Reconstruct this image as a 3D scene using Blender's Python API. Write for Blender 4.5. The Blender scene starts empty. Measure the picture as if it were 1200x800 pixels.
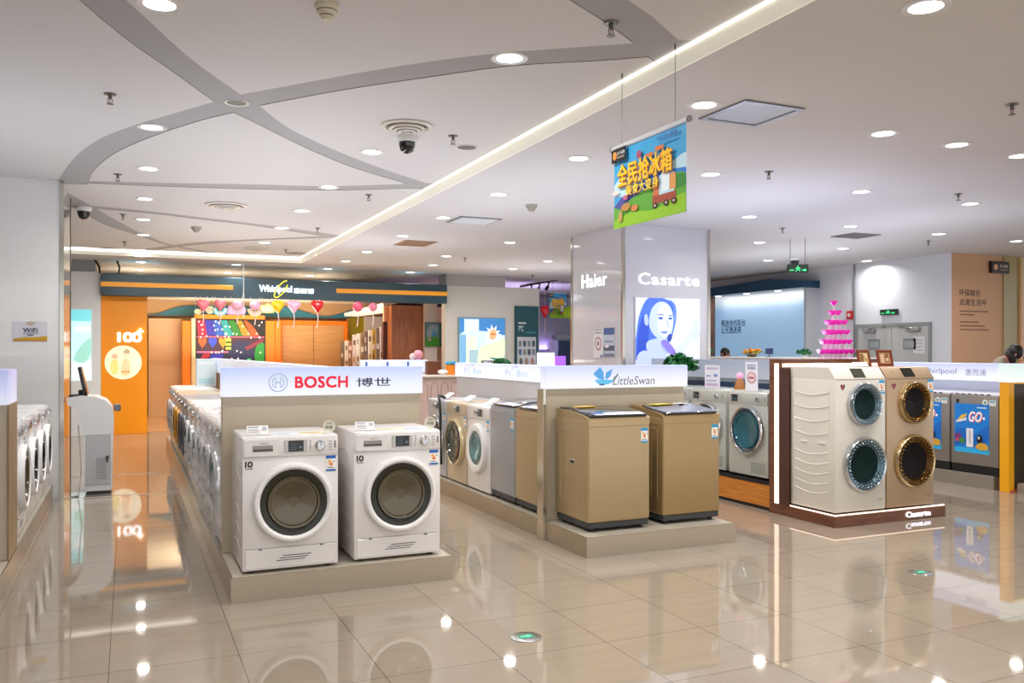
import bpy, bmesh, math, random
from mathutils import Vector, Matrix
random.seed(7)
PI = math.pi
SC = bpy.context.scene
COL = SC.collection

# ------------------------------------------------------------------ camera model and surveying helpers
F, YAW, V0, EYE = 1005.0, 0.4209, 412.1, 1.54
SA, CA = math.sin(YAW), math.cos(YAW)
H2 = 3.22          # main ceiling
H1 = 3.335         # raised ceiling over the left hand zone
HR = H1 + .0042     # inside of the shallow grooves


def ray(u, v):
    x = (u - 600) / F
    return Vector((SA + CA * x, CA - SA * x, -(v - V0) / F))


def at_z(u, v, z):
    r = ray(u, v)
    t = (z - EYE) / r.z
    return Vector((r.x * t, r.y * t, z))


def at_y(u, v, y):
    r = ray(u, v)
    t = y / r.y
    return Vector((r.x * t, y, EYE + r.z * t))


def at_x(u, v, x):
    r = ray(u, v)
    t = x / r.x
    return Vector((x, r.y * t, EYE + r.z * t))


cam = bpy.data.cameras.new('camera')
cam.sensor_width = 36.0
cam.lens = 36.0 * F / 1200.0
cam.shift_y = (V0 - 400.0) / 1200.0
cam.clip_end = 200
co = bpy.data.objects.new('camera', cam)
COL.objects.link(co)
co.location = (0, 0, EYE)
co.rotation_euler = (PI / 2, 0, -YAW)
SC.camera = co
SC.view_settings.view_transform = 'Standard'
SC.view_settings.look = 'None'
SC.view_settings.exposure = 0.12
SC.cycles.max_bounces = 8
SC.cycles.diffuse_bounces = 4
SC.cycles.glossy_bounces = 4
SC.cycles.transmission_bounces = 4
SC.cycles.transparent_max_bounces = 8
SC.cycles.sample_clamp_indirect = 6.0
SC.cycles.caustics_reflective = False
SC.cycles.caustics_refractive = False


# ------------------------------------------------------------------ materials
def lin(h):
    if not isinstance(h, str):
        return h
    h = h.lstrip('#')
    out = []
    for i in (0, 2, 4):
        c = int(h[i:i + 2], 16) / 255
        out.append(c / 12.92 if c <= .04045 else ((c + .055) / 1.055) ** 2.4)
    return tuple(out)


MATS = {}


def mat(col, rough=.4, metal=0., emit=0., spec=.5, coat=0., noise=0., nscale=8., bump=0., bscale=60., alpha=1., stretch=None):
    key = (col, rough, metal, emit, spec, coat, noise, nscale, bump, bscale, alpha, stretch)
    if key in MATS:
        return MATS[key]
    m = bpy.data.materials.new('paint_%s' % str(col).lstrip('#'))
    m.use_nodes = True
    nt = m.node_tree
    b = nt.nodes['Principled BSDF']
    c = lin(col)
    b.inputs['Base Color'].default_value = (*c, 1)
    b.inputs['Roughness'].default_value = rough
    b.inputs['Metallic'].default_value = metal
    b.inputs['Specular IOR Level'].default_value = spec
    if coat:
        b.inputs['Coat Weight'].default_value = coat
        b.inputs['Coat Roughness'].default_value = .05
    if emit:
        b.inputs['Emission Color'].default_value = (*c, 1)
        b.inputs['Emission Strength'].default_value = emit
    if alpha < 1:
        b.inputs['Alpha'].default_value = alpha
    if noise or bump:
        tc = nt.nodes.new('ShaderNodeTexCoord')
        mp = nt.nodes.new('ShaderNodeMapping')
        nt.links.new(tc.outputs['Object'], mp.inputs['Vector'])
        if stretch:
            mp.inputs['Scale'].default_value = stretch
        n = nt.nodes.new('ShaderNodeTexNoise')
        nt.links.new(mp.outputs['Vector'], n.inputs['Vector'])
        n.inputs['Scale'].default_value = nscale
        n.inputs['Detail'].default_value = 4
        if noise:
            mx = nt.nodes.new('ShaderNodeMix')
            mx.data_type = 'RGBA'
            mx.inputs[6].default_value = (*[x * (1 - noise) for x in c], 1)
            mx.inputs[7].default_value = (*[min(1, x * (1 + noise)) for x in c], 1)
            nt.links.new(n.outputs['Fac'], mx.inputs[0])
            nt.links.new(mx.outputs[2], b.inputs['Base Color'])
        if bump:
            n2 = nt.nodes.new('ShaderNodeTexNoise')
            n2.inputs['Scale'].default_value = bscale
            nt.links.new(mp.outputs['Vector'], n2.inputs['Vector'])
            bp = nt.nodes.new('ShaderNodeBump')
            bp.inputs['Strength'].default_value = bump
            bp.inputs['Distance'].default_value = .01
            nt.links.new(n2.outputs['Fac'], bp.inputs['Height'])
            nt.links.new(bp.outputs['Normal'], b.inputs['Normal'])
    MATS[key] = m
    return m


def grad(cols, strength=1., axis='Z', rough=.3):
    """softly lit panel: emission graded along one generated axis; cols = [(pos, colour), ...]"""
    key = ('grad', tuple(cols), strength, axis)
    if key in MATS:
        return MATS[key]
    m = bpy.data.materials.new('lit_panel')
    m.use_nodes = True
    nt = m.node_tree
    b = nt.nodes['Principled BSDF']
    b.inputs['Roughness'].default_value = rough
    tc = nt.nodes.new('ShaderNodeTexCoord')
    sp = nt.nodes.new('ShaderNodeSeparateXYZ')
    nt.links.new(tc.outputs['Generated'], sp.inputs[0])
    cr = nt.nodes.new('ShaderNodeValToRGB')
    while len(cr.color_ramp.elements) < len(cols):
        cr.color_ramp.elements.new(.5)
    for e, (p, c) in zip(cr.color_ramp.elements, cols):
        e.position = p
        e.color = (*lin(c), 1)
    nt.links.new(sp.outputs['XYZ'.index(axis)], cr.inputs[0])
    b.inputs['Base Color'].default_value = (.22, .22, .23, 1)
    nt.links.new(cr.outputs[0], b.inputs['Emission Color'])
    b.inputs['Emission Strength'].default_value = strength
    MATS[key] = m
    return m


def wood(c1, c2, scale=6., axis=(12, 12, 1), rough=.35):
    key = ('wood', c1, c2, scale, axis)
    if key in MATS:
        return MATS[key]
    m = bpy.data.materials.new('wood_grain')
    m.use_nodes = True
    nt = m.node_tree
    b = nt.nodes['Principled BSDF']
    b.inputs['Roughness'].default_value = rough
    tc = nt.nodes.new('ShaderNodeTexCoord')
    mp = nt.nodes.new('ShaderNodeMapping')
    mp.inputs['Scale'].default_value = axis
    n = nt.nodes.new('ShaderNodeTexNoise')
    n.inputs['Scale'].default_value = scale
    n.inputs['Detail'].default_value = 6
    cr = nt.nodes.new('ShaderNodeValToRGB')
    cr.color_ramp.elements[0].position = .35
    cr.color_ramp.elements[1].position = .65
    cr.color_ramp.elements[0].color = (*lin(c1), 1)
    cr.color_ramp.elements[1].color = (*lin(c2), 1)
    nt.links.new(tc.outputs['Object'], mp.inputs[0])
    nt.links.new(mp.outputs[0], n.inputs['Vector'])
    nt.links.new(n.outputs['Fac'], cr.inputs[0])
    nt.links.new(cr.outputs[0], b.inputs['Base Color'])
    MATS[key] = m
    return m


def film_mat():
    m = bpy.data.materials.new('clear_film')
    m.use_nodes = True
    nt = m.node_tree
    b = nt.nodes['Principled BSDF']
    b.inputs['Base Color'].default_value = (.93, .94, .96, 1)
    b.inputs['Roughness'].default_value = .12
    b.inputs['Specular IOR Level'].default_value = .9
    n = nt.nodes.new('ShaderNodeTexNoise')
    n.inputs['Scale'].default_value = 6
    n.inputs['Detail'].default_value = 2
    tc = nt.nodes.new('ShaderNodeTexCoord')
    nt.links.new(tc.outputs['Object'], n.inputs['Vector'])
    bp = nt.nodes.new('ShaderNodeBump')
    bp.inputs['Strength'].default_value = .7
    bp.inputs['Distance'].default_value = .05
    nt.links.new(n.outputs['Fac'], bp.inputs['Height'])
    nt.links.new(bp.outputs[0], b.inputs['Normal'])
    cr = nt.nodes.new('ShaderNodeValToRGB')
    cr.color_ramp.elements[0].position = .42
    cr.color_ramp.elements[0].color = (.04, .04, .04, 1)
    cr.color_ramp.elements[1].position = .68
    cr.color_ramp.elements[1].color = (.6, .6, .6, 1)
    nt.links.new(n.outputs['Fac'], cr.inputs[0])
    nt.links.new(cr.outputs[0], b.inputs['Alpha'])
    return m


def glass_mat():
    m = bpy.data.materials.new('clear_acrylic')
    m.use_nodes = True
    nt = m.node_tree
    nt.nodes.remove(nt.nodes['Principled BSDF'])
    out = nt.nodes['Material Output']
    tr = nt.nodes.new('ShaderNodeBsdfTransparent')
    tr.inputs[0].default_value = (.93, .95, .95, 1)
    gl = nt.nodes.new('ShaderNodeBsdfGlossy')
    gl.inputs['Roughness'].default_value = .05
    mx = nt.nodes.new('ShaderNodeMixShader')
    mx.inputs[0].default_value = .12
    nt.links.new(tr.outputs[0], mx.inputs[1])
    nt.links.new(gl.outputs[0], mx.inputs[2])
    nt.links.new(mx.outputs[0], out.inputs[0])
    return m


def floor_mat():
    m = bpy.data.materials.new('polished_tile')
    m.use_nodes = True
    nt = m.node_tree
    b = nt.nodes['Principled BSDF']
    b.inputs['Roughness'].default_value = .035
    b.inputs['IOR'].default_value = 1.62
    tc = nt.nodes.new('ShaderNodeTexCoord')
    mp = nt.nodes.new('ShaderNodeMapping')
    mp.inputs['Location'].default_value = (-(1.715 % .6) + 0, -(3.95 % .6), 0)
    nt.links.new(tc.outputs['Object'], mp.inputs[0])
    br = nt.nodes.new('ShaderNodeTexBrick')
    br.offset = 0
    br.inputs['Scale'].default_value = 1
    br.inputs['Brick Width'].default_value = .6
    br.inputs['Row Height'].default_value = .6
    br.inputs['Mortar Size'].default_value = .0022
    br.inputs['Mortar Smooth'].default_value = .1
    br.inputs['Color1'].default_value = (*lin('#9d9080'), 1)
    br.inputs['Color2'].default_value = (*lin('#998c7c'), 1)
    br.inputs['Mortar'].default_value = (*lin('#5f5347'), 1)
    nt.links.new(mp.outputs[0], br.inputs['Vector'])
    mp2 = nt.nodes.new('ShaderNodeMapping')
    mp2.inputs['Scale'].default_value = (1, 9, 1)
    nt.links.new(tc.outputs['Object'], mp2.inputs[0])
    n = nt.nodes.new('ShaderNodeTexNoise')
    n.inputs['Scale'].default_value = 1.6
    n.inputs['Detail'].default_value = 5
    nt.links.new(mp2.outputs[0], n.inputs['Vector'])
    mx = nt.nodes.new('ShaderNodeMix')
    mx.data_type = 'RGBA'
    mx.blend_type = 'SOFT_LIGHT'
    mx.inputs[0].default_value = .14
    nt.links.new(br.outputs['Color'], mx.inputs[6])
    nt.links.new(n.outputs['Fac'], mx.inputs[7])
    nt.links.new(mx.outputs[2], b.inputs['Base Color'])
    return m


# ------------------------------------------------------------------ mesh builder
class MB:
    def __init__(s):
        s.v = []
        s.f = []
        s.mi = []
        s.mats = []

    def m(s, material):
        if material not in s.mats:
            s.mats.append(material)
        return s.mats.index(material)

    def raw(s, vs, fs, material, M=None):
        k = len(s.v)
        i = s.m(material)
        for p in vs:
            p = Vector(p)
            s.v.append(M @ p if M is not None else p)
        for f in fs:
            s.f.append([k + q for q in f])
            s.mi.append(i)
        return s

    def box(s, x0, x1, y0, y1, z0, z1, material, bev=0., seg=2, M=None):
        bm = bmesh.new()
        bmesh.ops.create_cube(bm, size=1)
        for v in bm.verts:
            v.co = Vector(((x0 + x1) / 2 + v.co.x * (x1 - x0), (y0 + y1) / 2 + v.co.y * (y1 - y0), (z0 + z1) / 2 + v.co.z * (z1 - z0)))
        if bev:
            bmesh.ops.bevel(bm, geom=bm.edges[:] + bm.verts[:], offset=bev, segments=seg, profile=.5, affect='EDGES')
        bm.verts.index_update()
        vs = [v.co.copy() for v in bm.verts]
        fs = [[v.index for v in f.verts] for f in bm.faces]
        bm.free()
        return s.raw(vs, fs, material, M)

    def lathe(s, prof, o, d, material, n=32, cap0=False, cap1=False, M=None, sx=1., ref=None):
        """prof: list of (radius, offset along d)"""
        d = Vector(d).normalized()
        a = Vector(ref) if ref else (Vector((0, 0, 1)) if abs(d.z) < .9 else Vector((1, 0, 0)))
        u = a.cross(d).normalized()
        w = d.cross(u)
        o = Vector(o)
        vs, fs = [], []
        for r, t in prof:
            for k in range(n):
                an = 2 * PI * k / n
                vs.append(o + d * t + u * (r * math.cos(an) * sx) + w * (r * math.sin(an)))
        for j in range(len(prof) - 1):
            for k in range(n):
                k2 = (k + 1) % n
                fs.append([j * n + k, j * n + k2, (j + 1) * n + k2, (j + 1) * n + k])
        if cap0:
            fs.append([k for k in range(n)][::-1])
        if cap1:
            fs.append([(len(prof) - 1) * n + k for k in range(n)])
        return s.raw(vs, fs, material, M)

    def prism(s, pts, o, u, v, depth, material, M=None):
        """polygon (a, b) in the frame o, u, v; its front lies on the plane, thickness goes behind it"""
        o, u, v = Vector(o), Vector(u), Vector(v)
        n = u.cross(v).normalized()
        k = len(pts)
        vs = [o + u * a + v * b for a, b in pts] + [o + u * a + v * b - n * depth for a, b in pts]
        fs = [list(range(k)), list(range(2 * k - 1, k - 1, -1))]
        for i in range(k):
            j = (i + 1) % k
            fs.append([i, k + i, k + j, j])
        return s.raw(vs, fs, material, M)

    def poly(s, pts, o, u, v, material, lift=0., M=None):
        o, u, v = Vector(o), Vector(u), Vector(v)
        n = u.cross(v).normalized()
        vs = [o + u * a + v * b + n * lift for a, b in pts]
        bm = bmesh.new()
        bv = [bm.verts.new(p) for p in vs]
        f = bm.faces.new(bv)
        bm.normal_update()
        if len(pts) > 4:
            bmesh.ops.triangulate(bm, faces=[f], ngon_method='EAR_CLIP')
        bm.verts.index_update()
        fs = [[q.index for q in g.verts] for g in bm.faces]
        vv = [q.co.copy() for q in bm.verts]
        bm.free()
        return s.raw(vv, fs, material, M)

    def tube(s, pts, r, material, n=8, M=None, caps=True):
        pts = [Vector(p) for p in pts]
        vs, fs = [], []
        up = Vector((0, 0, 1))
        for i, p in enumerate(pts):
            d = (pts[min(i + 1, len(pts) - 1)] - pts[max(i - 1, 0)]).normalized()
            a = up if abs(d.z) < .95 else Vector((1, 0, 0))
            u = a.cross(d).normalized()
            w = d.cross(u)
            rr = r[i] if isinstance(r, (list, tuple)) else r
            for k in range(n):
                an = 2 * PI * k / n
                vs.append(p + u * math.cos(an) * rr + w * math.sin(an) * rr)
        for j in range(len(pts) - 1):
            for k in range(n):
                k2 = (k + 1) % n
                fs.append([j * n + k, j * n + k2, (j + 1) * n + k2, (j + 1) * n + k])
        if caps:
            fs.append(list(range(n))[::-1])
            fs.append([(len(pts) - 1) * n + k for k in range(n)])
        return s.raw(vs, fs, material, M)

    def sphere(s, c, r, material, n=16, sc=(1, 1, 1), M=None):
        c = Vector(c)
        prof = []
        vs, fs = [], []
        m = max(6, n // 2)
        for j in range(1, m):
            th = PI * j / m
            for k in range(n):
                an = 2 * PI * k / n
                vs.append(c + Vector((math.sin(th) * math.cos(an) * r * sc[0], math.sin(th) * math.sin(an) * r * sc[1], math.cos(th) * r * sc[2])))
        for j in range(m - 2):
            for k in range(n):
                k2 = (k + 1) % n
                fs.append([j * n + k, (j + 1) * n + k, (j + 1) * n + k2, j * n + k2])
        a = len(vs)
        vs.append(c + Vector((0, 0, r * sc[2])))
        vs.append(c - Vector((0, 0, r * sc[2])))
        for k in range(n):
            k2 = (k + 1) % n
            fs.append([a, k, k2])
            fs.append([a + 1, (m - 2) * n + k2, (m - 2) * n + k])
        return s.raw(vs, fs, material, M)

    def text(s, string, o, u, v, w, h, material, depth=0., bold=0., lift=.001, M=None, slant=0., space=None):
        """lettering stretched to w x h, its centre at o on the plane u, v"""
        o, u, v = Vector(o), Vector(u), Vector(v)
        n = u.cross(v).normalized()
        vs, fs = glyphs(string, depth > 0, space or (1 + bold))
        b = min(bold * .7, .06) * h
        for q, (dx, dy) in enumerate(((-b, -b), (b, b), (-b, b), (b, -b)) if b else ((0, 0),)):
            out = []
            for p in vs:
                a = p.x * w + slant * (p.y + .5) * h + dx
                out.append(o + u * a + v * (p.y * h + dy) + n * (lift + q * .00002 + (p.z * depth)))
            s.raw(out, fs, material, M)
        return s


_G = {}


def glyphs(string, solid, space=1.):
    key = (string, solid, space)
    if key in _G:
        return _G[key]
    cu = bpy.data.curves.new('t', 'FONT')
    cu.body = string
    cu.size = 1
    cu.space_character = space
    cu.align_x = 'CENTER'
    cu.resolution_u = 3
    if solid:
        cu.extrude = .5
    ob = bpy.data.objects.new('t', cu)
    COL.objects.link(ob)
    bpy.context.view_layer.update()
    ev = ob.evaluated_get(bpy.context.evaluated_depsgraph_get())
    me = ev.to_mesh()
    vs = [v.co.copy() for v in me.vertices]
    fs = [list(p.vertices) for p in me.polygons]
    ev.to_mesh_clear()
    bpy.data.objects.remove(ob)
    bpy.data.curves.remove(cu)
    if not vs:
        _G[key] = ([], [])
        return _G[key]
    x0, x1 = min(v.x for v in vs), max(v.x for v in vs)
    y0, y1 = min(v.y for v in vs), max(v.y for v in vs)
    vs = [Vector(((v.x - (x0 + x1) / 2) / max(1e-6, x1 - x0), (v.y - (y0 + y1) / 2) / max(1e-6, y1 - y0), (v.z + .5) if solid else 0)) for v in vs]
    _G[key] = (vs, fs)
    return _G[key]


def obj(name, mb, parent=None, label=None, smooth=35, loc=None):
    me = bpy.data.meshes.new(name)
    me.from_pydata([tuple(v) for v in mb.v], [], mb.f)
    for m in mb.mats:
        me.materials.append(m)
    me.polygons.foreach_set('material_index', mb.mi)
    me.polygons.foreach_set('use_smooth', [bool(smooth)] * len(mb.f))
    me.update()
    if smooth:
        me.set_sharp_from_angle(angle=math.radians(smooth))
    o = bpy.data.objects.new(name, me)
    COL.objects.link(o)
    if parent is not None:
        o.parent = parent
    if loc is not None:
        o.location = loc
    if label:
        o['label'] = label
    return o


def thing(name, label, cat, loc=(0, 0, 0), rz=0., group=None):
    o = bpy.data.objects.new(name, None)
    o.empty_display_size = .1
    COL.objects.link(o)
    o.location = loc
    o.rotation_euler = (0, 0, rz)
    o['label'] = label
    o['category'] = cat
    if group:
        o['group'] = group
    return o


def tag(o, label, cat, group=None):
    o['label'] = label
    o['category'] = cat
    if group:
        o['group'] = group
    return o


def struct(name, mb, smooth=35):
    o = obj(name, mb, smooth=smooth)
    o['kind'] = 'structure'
    return o


def dup(root, label, loc, rz=0., group=None):
    r = root.copy()
    COL.objects.link(r)
    r.location = loc
    r.rotation_euler = (0, 0, rz)
    r['label'] = label
    if group:
        r['group'] = group
    for ch in list(root.children):
        c = ch.copy()
        COL.objects.link(c)
        c.parent = r
        for g in list(ch.children):
            d = g.copy()
            COL.objects.link(d)
            d.parent = c
    return r


def smooth_line(pts, k=6):
    out = []
    n = len(pts)
    for i in range(n - 1):
        p0, p1, p2, p3 = pts[max(i - 1, 0)], pts[i], pts[i + 1], pts[min(i + 2, n - 1)]
        for j in range(k):
            t = j / k
            out.append(tuple(.5 * ((2 * b) + (-a + c) * t + (2 * a - 5 * b + 4 * c - d) * t * t + (-a + 3 * b - 3 * c + d) * t ** 3)
                             for a, b, c, d in zip(p0, p1, p2, p3)))
    out.append(tuple(pts[-1]))
    return out


def blob(pts, k=5):
    n = len(pts)
    out = []
    for i in range(n):
        p0, p1, p2, p3 = pts[i - 1], pts[i], pts[(i + 1) % n], pts[(i + 2) % n]
        for j in range(k):
            t = j / k
            out.append(tuple(.5 * ((2 * b) + (-a + c) * t + (2 * a - 5 * b + 4 * c - d) * t * t + (-a + 3 * b - 3 * c + d) * t ** 3)
                             for a, b, c, d in zip(p0, p1, p2, p3)))
    return out


def ell(cx, cy, rx, ry, n=28):
    return [(cx + rx * math.cos(2 * PI * i / n), cy + ry * math.sin(2 * PI * i / n)) for i in range(n)]


def rect(x0, y0, x1, y1):
    return [(x0, y0), (x1, y0), (x1, y1), (x0, y1)]


def heart(cx, cy, w, h, n=28):
    out = []
    for i in range(n):
        t = 2 * PI * i / n
        x = 16 * math.sin(t) ** 3
        y = 13 * math.cos(t) - 5 * math.cos(2 * t) - 2 * math.cos(3 * t) - math.cos(4 * t)
        out.append((cx - x / 34 * w, cy + (y + 2.5) / 29 * h))
    return out


FX = (Vector((1, 0, 0)), Vector((0, 0, 1)))     # a plane that faces -Y
LX = (Vector((0, -1, 0)), Vector((0, 0, 1)))    # a plane that faces -X
UP = Vector((0, 0, 1))


def clip01(pts):
    for ax, lim, sg in ((0, 0., 1), (0, 1., -1), (1, 0., 1), (1, 1., -1)):
        out = []
        for i in range(len(pts)):
            a, b = pts[i - 1], pts[i]
            da, db = sg * (a[ax] - lim), sg * (b[ax] - lim)
            if (da < 0) != (db < 0):
                t = da / (da - db)
                out.append((a[0] + (b[0] - a[0]) * t, a[1] + (b[1] - a[1]) * t))
            if db >= 0:
                out.append(b)
        pts = out
        if not pts:
            break
    res = []
    for p in pts:
        if not res or (abs(p[0] - res[-1][0]) + abs(p[1] - res[-1][1])) > 1e-6:
            res.append(p)
    return res


class Flat:
    """flat print: layered coloured shapes in 0..1 coordinates on a plane whose lower left corner is o"""

    def __init__(s, mb, o, fr, w, h, step=.0008, emit=0., rough=.4):
        s.mb, s.o, s.u, s.v, s.w, s.h = mb, Vector(o), fr[0], fr[1], w, h
        s.k = 0
        s.step = step
        s.emit = emit
        s.rough = rough

    def mm(s, c):
        return mat(c, rough=s.rough, emit=s.emit) if isinstance(c, str) else c

    def p(s, pts, c):
        s.k += 1
        pts = clip01(pts)
        if len(pts) < 3:
            return s
        s.mb.poly([(a * s.w, b * s.h) for a, b in pts], s.o, s.u, s.v, s.mm(c), lift=s.step * s.k)
        return s

    def t(s, string, cx, cy, w, h, c, bold=0., slant=0.):
        s.k += 1
        s.mb.text(string, s.o + s.u * (cx * s.w) + s.v * (cy * s.h), s.u, s.v, w * s.w, h * s.h, s.mm(c), bold=bold, lift=s.step * s.k, slant=slant)
        return s


WHITE = mat('#dfdcdb', rough=.22, coat=.3, noise=.02)
WHITE2 = mat('#eae9e9', rough=.3, noise=.02)
GREYW = mat('#cfcfd0', rough=.3)
CHROME = mat('#d8d8da', rough=.12, metal=1.)
STEEL = mat('#b8ab98', rough=.24, metal=.85, noise=.05, nscale=3, stretch=(1, 1, 30))
STEELE = mat('#c6c2ba', rough=.16, metal=.95)
BLACK = mat('#121314', rough=.35)
BLACKG = mat('#0c0d10', rough=.08, coat=.6)
RUBBER = mat('#1c1d1e', rough=.6)
SILVER = mat('#b9bab8', rough=.28, metal=.35, noise=.02)
GOLD = mat('#b09a74', rough=.34, metal=.35, noise=.03)
CHAMP = mat('#c9b99f', rough=.3, metal=.3, noise=.02)
GREYM = mat('#a3a7ac', rough=.33, metal=.45, noise=.02)
BLUEL = mat('#1f5fb4', rough=.4)
CYANL = mat('#2a9bd0', rough=.4)
ORANGEL = mat('#e8812a', rough=.4)
PAPER = mat('#f4f3f0', rough=.5)
INK = mat('#202024', rough=.5)
ACRYL = glass_mat()
FILM = film_mat()
# ------------------------------------------------------------------ the setting
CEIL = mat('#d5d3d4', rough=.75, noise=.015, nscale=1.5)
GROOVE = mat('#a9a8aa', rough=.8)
GROOVE_SHADE = mat('#807d7c', rough=.8)  # darker groove grey, the shade of the sides put into the colour
WALLW = mat('#d2d0ce', rough=.5, noise=.015, nscale=1.)
FMAT = floor_mat()
YB, YF = -5.0, 26.0      # the store carries on behind the camera

fb = MB()
fb.box(-6, 19, YB, YF, -.1, 0, FMAT)
struct('floor', fb)

# raised ceiling on the left with its sunken grooves
slab = MB()
slab.box(-6, 3.0, YB, 16.5, H1, H1 + .004, CEIL)
so = obj('ceiling_left', slab, smooth=0)
bands = [
    ([(66, 215), (75, 200), (92, 180), (120, 161), (160, 146), (200, 134), (250, 119.5), (282.5, 111), (300, 107.5), (400, 89), (500, 72.5), (587, 62), (625, 59), (739, 51), (760, 50)],
     [(103, 216), (110, 200), (130, 182.5), (160, 167.5), (200, 152.5), (240, 140), (274, 132), (304, 124), (400, 106), (500, 91), (600, 77.5), (700, 71.5), (760, 67)]),
    ([(100, -38), (147.5, 0), (175, 25), (225, 70), (282.5, 111), (304, 124), (340, 151), (400, 179), (455, 200), (505, 216), (540, 226)],
     [(40, -45), (92.5, 0), (150, 47.5), (200, 82.5), (251, 119), (274, 132), (300, 144.5), (362, 175), (417, 197.5), (475, 215), (520, 232)]),
    ([(40, 209), (79, 211), (180, 214), (300, 216), (380, 218), (475, 215.5), (540, 213)],
     [(40, 213), (79, 213.5), (180, 218), (300, 221.8), (400, 223), (470, 221), (540, 221)]),
    ([(70, 238), (90, 239.6), (120, 242), (180, 248), (240, 255), (300, 262), (330, 266), (402, 276), (440, 281)],
     [(70, 240.5), (90, 242), (120, 245), (180, 250.3), (240, 257.5), (300, 264.6), (365, 274.5), (397, 279), (440, 285)]),
    ([(80, 226), (112, 244), (140, 260), (172, 276), (208, 288), (286, 302), (330, 309)],
     [(60, 230), (92, 246), (120, 262), (156, 274), (196, 287), (232, 294), (278, 303), (320, 311)]),
    ([(110, 303), (138, 297), (180, 290), (230, 284), (280, 281), (365, 277), (430, 273)],
     [(120, 306), (160, 298), (185, 292.5), (230, 286.5), (300, 281.6), (365, 279), (430, 277)]),
    ([(600, -42), (667, 0), (711, 27.5), (740, 49), (760, 67), (769, 75), (800, 104)],
     [(680, -39), (736, 0), (765, 20), (795, 47), (822, 47), (880, 47)]),
]
for up_, lo_ in bands:
    pu = [at_z(u, v, H1) for u, v in up_]
    pl = [at_z(u, v, H1) for u, v in lo_]
    straight = len(up_) == 7 and up_[0][0] == 600
    pu = [tuple(p)[:2] for p in pu]
    pl = [tuple(p)[:2] for p in pl]
    if not straight:
        pu, pl = smooth_line(pu, 4), smooth_line(pl, 4)
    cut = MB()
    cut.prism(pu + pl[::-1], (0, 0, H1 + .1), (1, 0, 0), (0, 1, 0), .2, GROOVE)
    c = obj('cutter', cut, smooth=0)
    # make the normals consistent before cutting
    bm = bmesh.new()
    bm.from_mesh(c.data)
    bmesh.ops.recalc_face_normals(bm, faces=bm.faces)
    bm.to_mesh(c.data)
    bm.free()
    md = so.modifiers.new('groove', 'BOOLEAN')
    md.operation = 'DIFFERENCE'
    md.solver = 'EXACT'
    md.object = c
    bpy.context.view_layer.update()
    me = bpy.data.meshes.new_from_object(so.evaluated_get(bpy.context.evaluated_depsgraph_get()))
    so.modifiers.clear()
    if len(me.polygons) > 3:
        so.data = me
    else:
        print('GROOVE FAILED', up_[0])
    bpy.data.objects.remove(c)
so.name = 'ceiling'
so['kind'] = 'structure'
# sides of the grooves take a darker grey with their shade painted in
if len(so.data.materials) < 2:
    so.data.materials.append(GROOVE_SHADE)
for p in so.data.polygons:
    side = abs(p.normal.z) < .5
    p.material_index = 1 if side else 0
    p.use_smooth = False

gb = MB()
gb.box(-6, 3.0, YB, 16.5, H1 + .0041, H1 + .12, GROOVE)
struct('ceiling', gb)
rb = MB()
rb.box(3.0, 19, YB, YF, H2, H2 + .3, CEIL)
struct('ceiling', rb)
rb = MB()
rb.box(-6, 3.0, 16.5, YF, H2, H2 + .3, CEIL)
struct('ceiling', rb)
STEP = mat('#e9e5d6', rough=.5, emit=.32)
STEPB = mat('#fffaf0', rough=.5, emit=1.6)
tb = MB()
tb.box(2.985, 3.0, YB, 16.5, H2, H1 + .004, STEP)
tb.box(2.975, 2.985, YB, 16.485, H1 - .016, H1 - .0005, STEPB)
struct('trim_1', tb)
tb = MB()
tb.box(-6, 2.985, 16.485, 16.5, H2, H1 + .004, STEP)
tb.box(-6, 2.974, 16.475, 16.485, H1 - .05, H1 - .0005, STEPB)
struct('trim_2', tb)

# metal strips across the aisle floor
for k, (y, w) in enumerate(((10.12, .035), (11.84, .025))):
    q = MB()
    q.box(-.70, .56, y - w / 2, y + w / 2, 0.0, .004, STEELE)
    struct('trim_%d' % (3 + k), q)

# --- left pillar in white gloss panels, steel corner, polished stone return
PY = at_z(75, 212, H1).y
PX = at_z(75, 212, H1).x
GLOSS = mat('#e4e3e2', rough=.07, coat=.4, noise=.01)
STONE = mat('#b8afa2', rough=.1, coat=.3, noise=.25, nscale=2.5)
pb = MB()
pb.box(-3.2, PX - .035, PY, PY + 1.15, 0, H1 + .01, GLOSS)
pb.box(PX - .04, PX, PY - .012, PY + .03, 0, H1 + .05, STEELE)
pb.box(PX - .03, PX - .002, PY + .03, PY + 1.12, 0, H1 + .05, STONE)
pb.box(PX - .04, PX + .004, PY + 1.12, PY + 1.16, 0, H1 + .05, mat('#4b4a4a', rough=.3, metal=.6))
struct('wall_left_pillar', pb)

wl = MB()
wl.box(-5.9, -5.75, YB, YF, 0, H1, WALLW)
struct('wall_left', wl)

# --- pillar between the middle islands
c0 = at_z(730, 262, H2)
c1 = at_x(670, 277.5, c0.x)
c2 = at_y(831, 272, c0.y)
HX, HY0, HY1, HX1 = c0.x, c0.y, c1.y, c2.x
pb = MB()
pb.box(HX, HX1, HY0, HY1, 0, H2 - .001, mat('#cfcfd6', rough=.06, coat=.4, noise=.01))
pb.box(HX - .012, HX + .03, HY0 - .012, HY0 + .03, 0, H2 - .002, STEELE)
pb.box(HX1 - .03, HX1 + .012, HY0 - .012, HY0 + .03, 0, H2 - .002, STEELE)
pb.box(HX - .012, HX + .03, HY1 - .03, HY1 + .012, 0, H2 - .002, STEELE)
struct('wall_pillar', pb)

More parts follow.
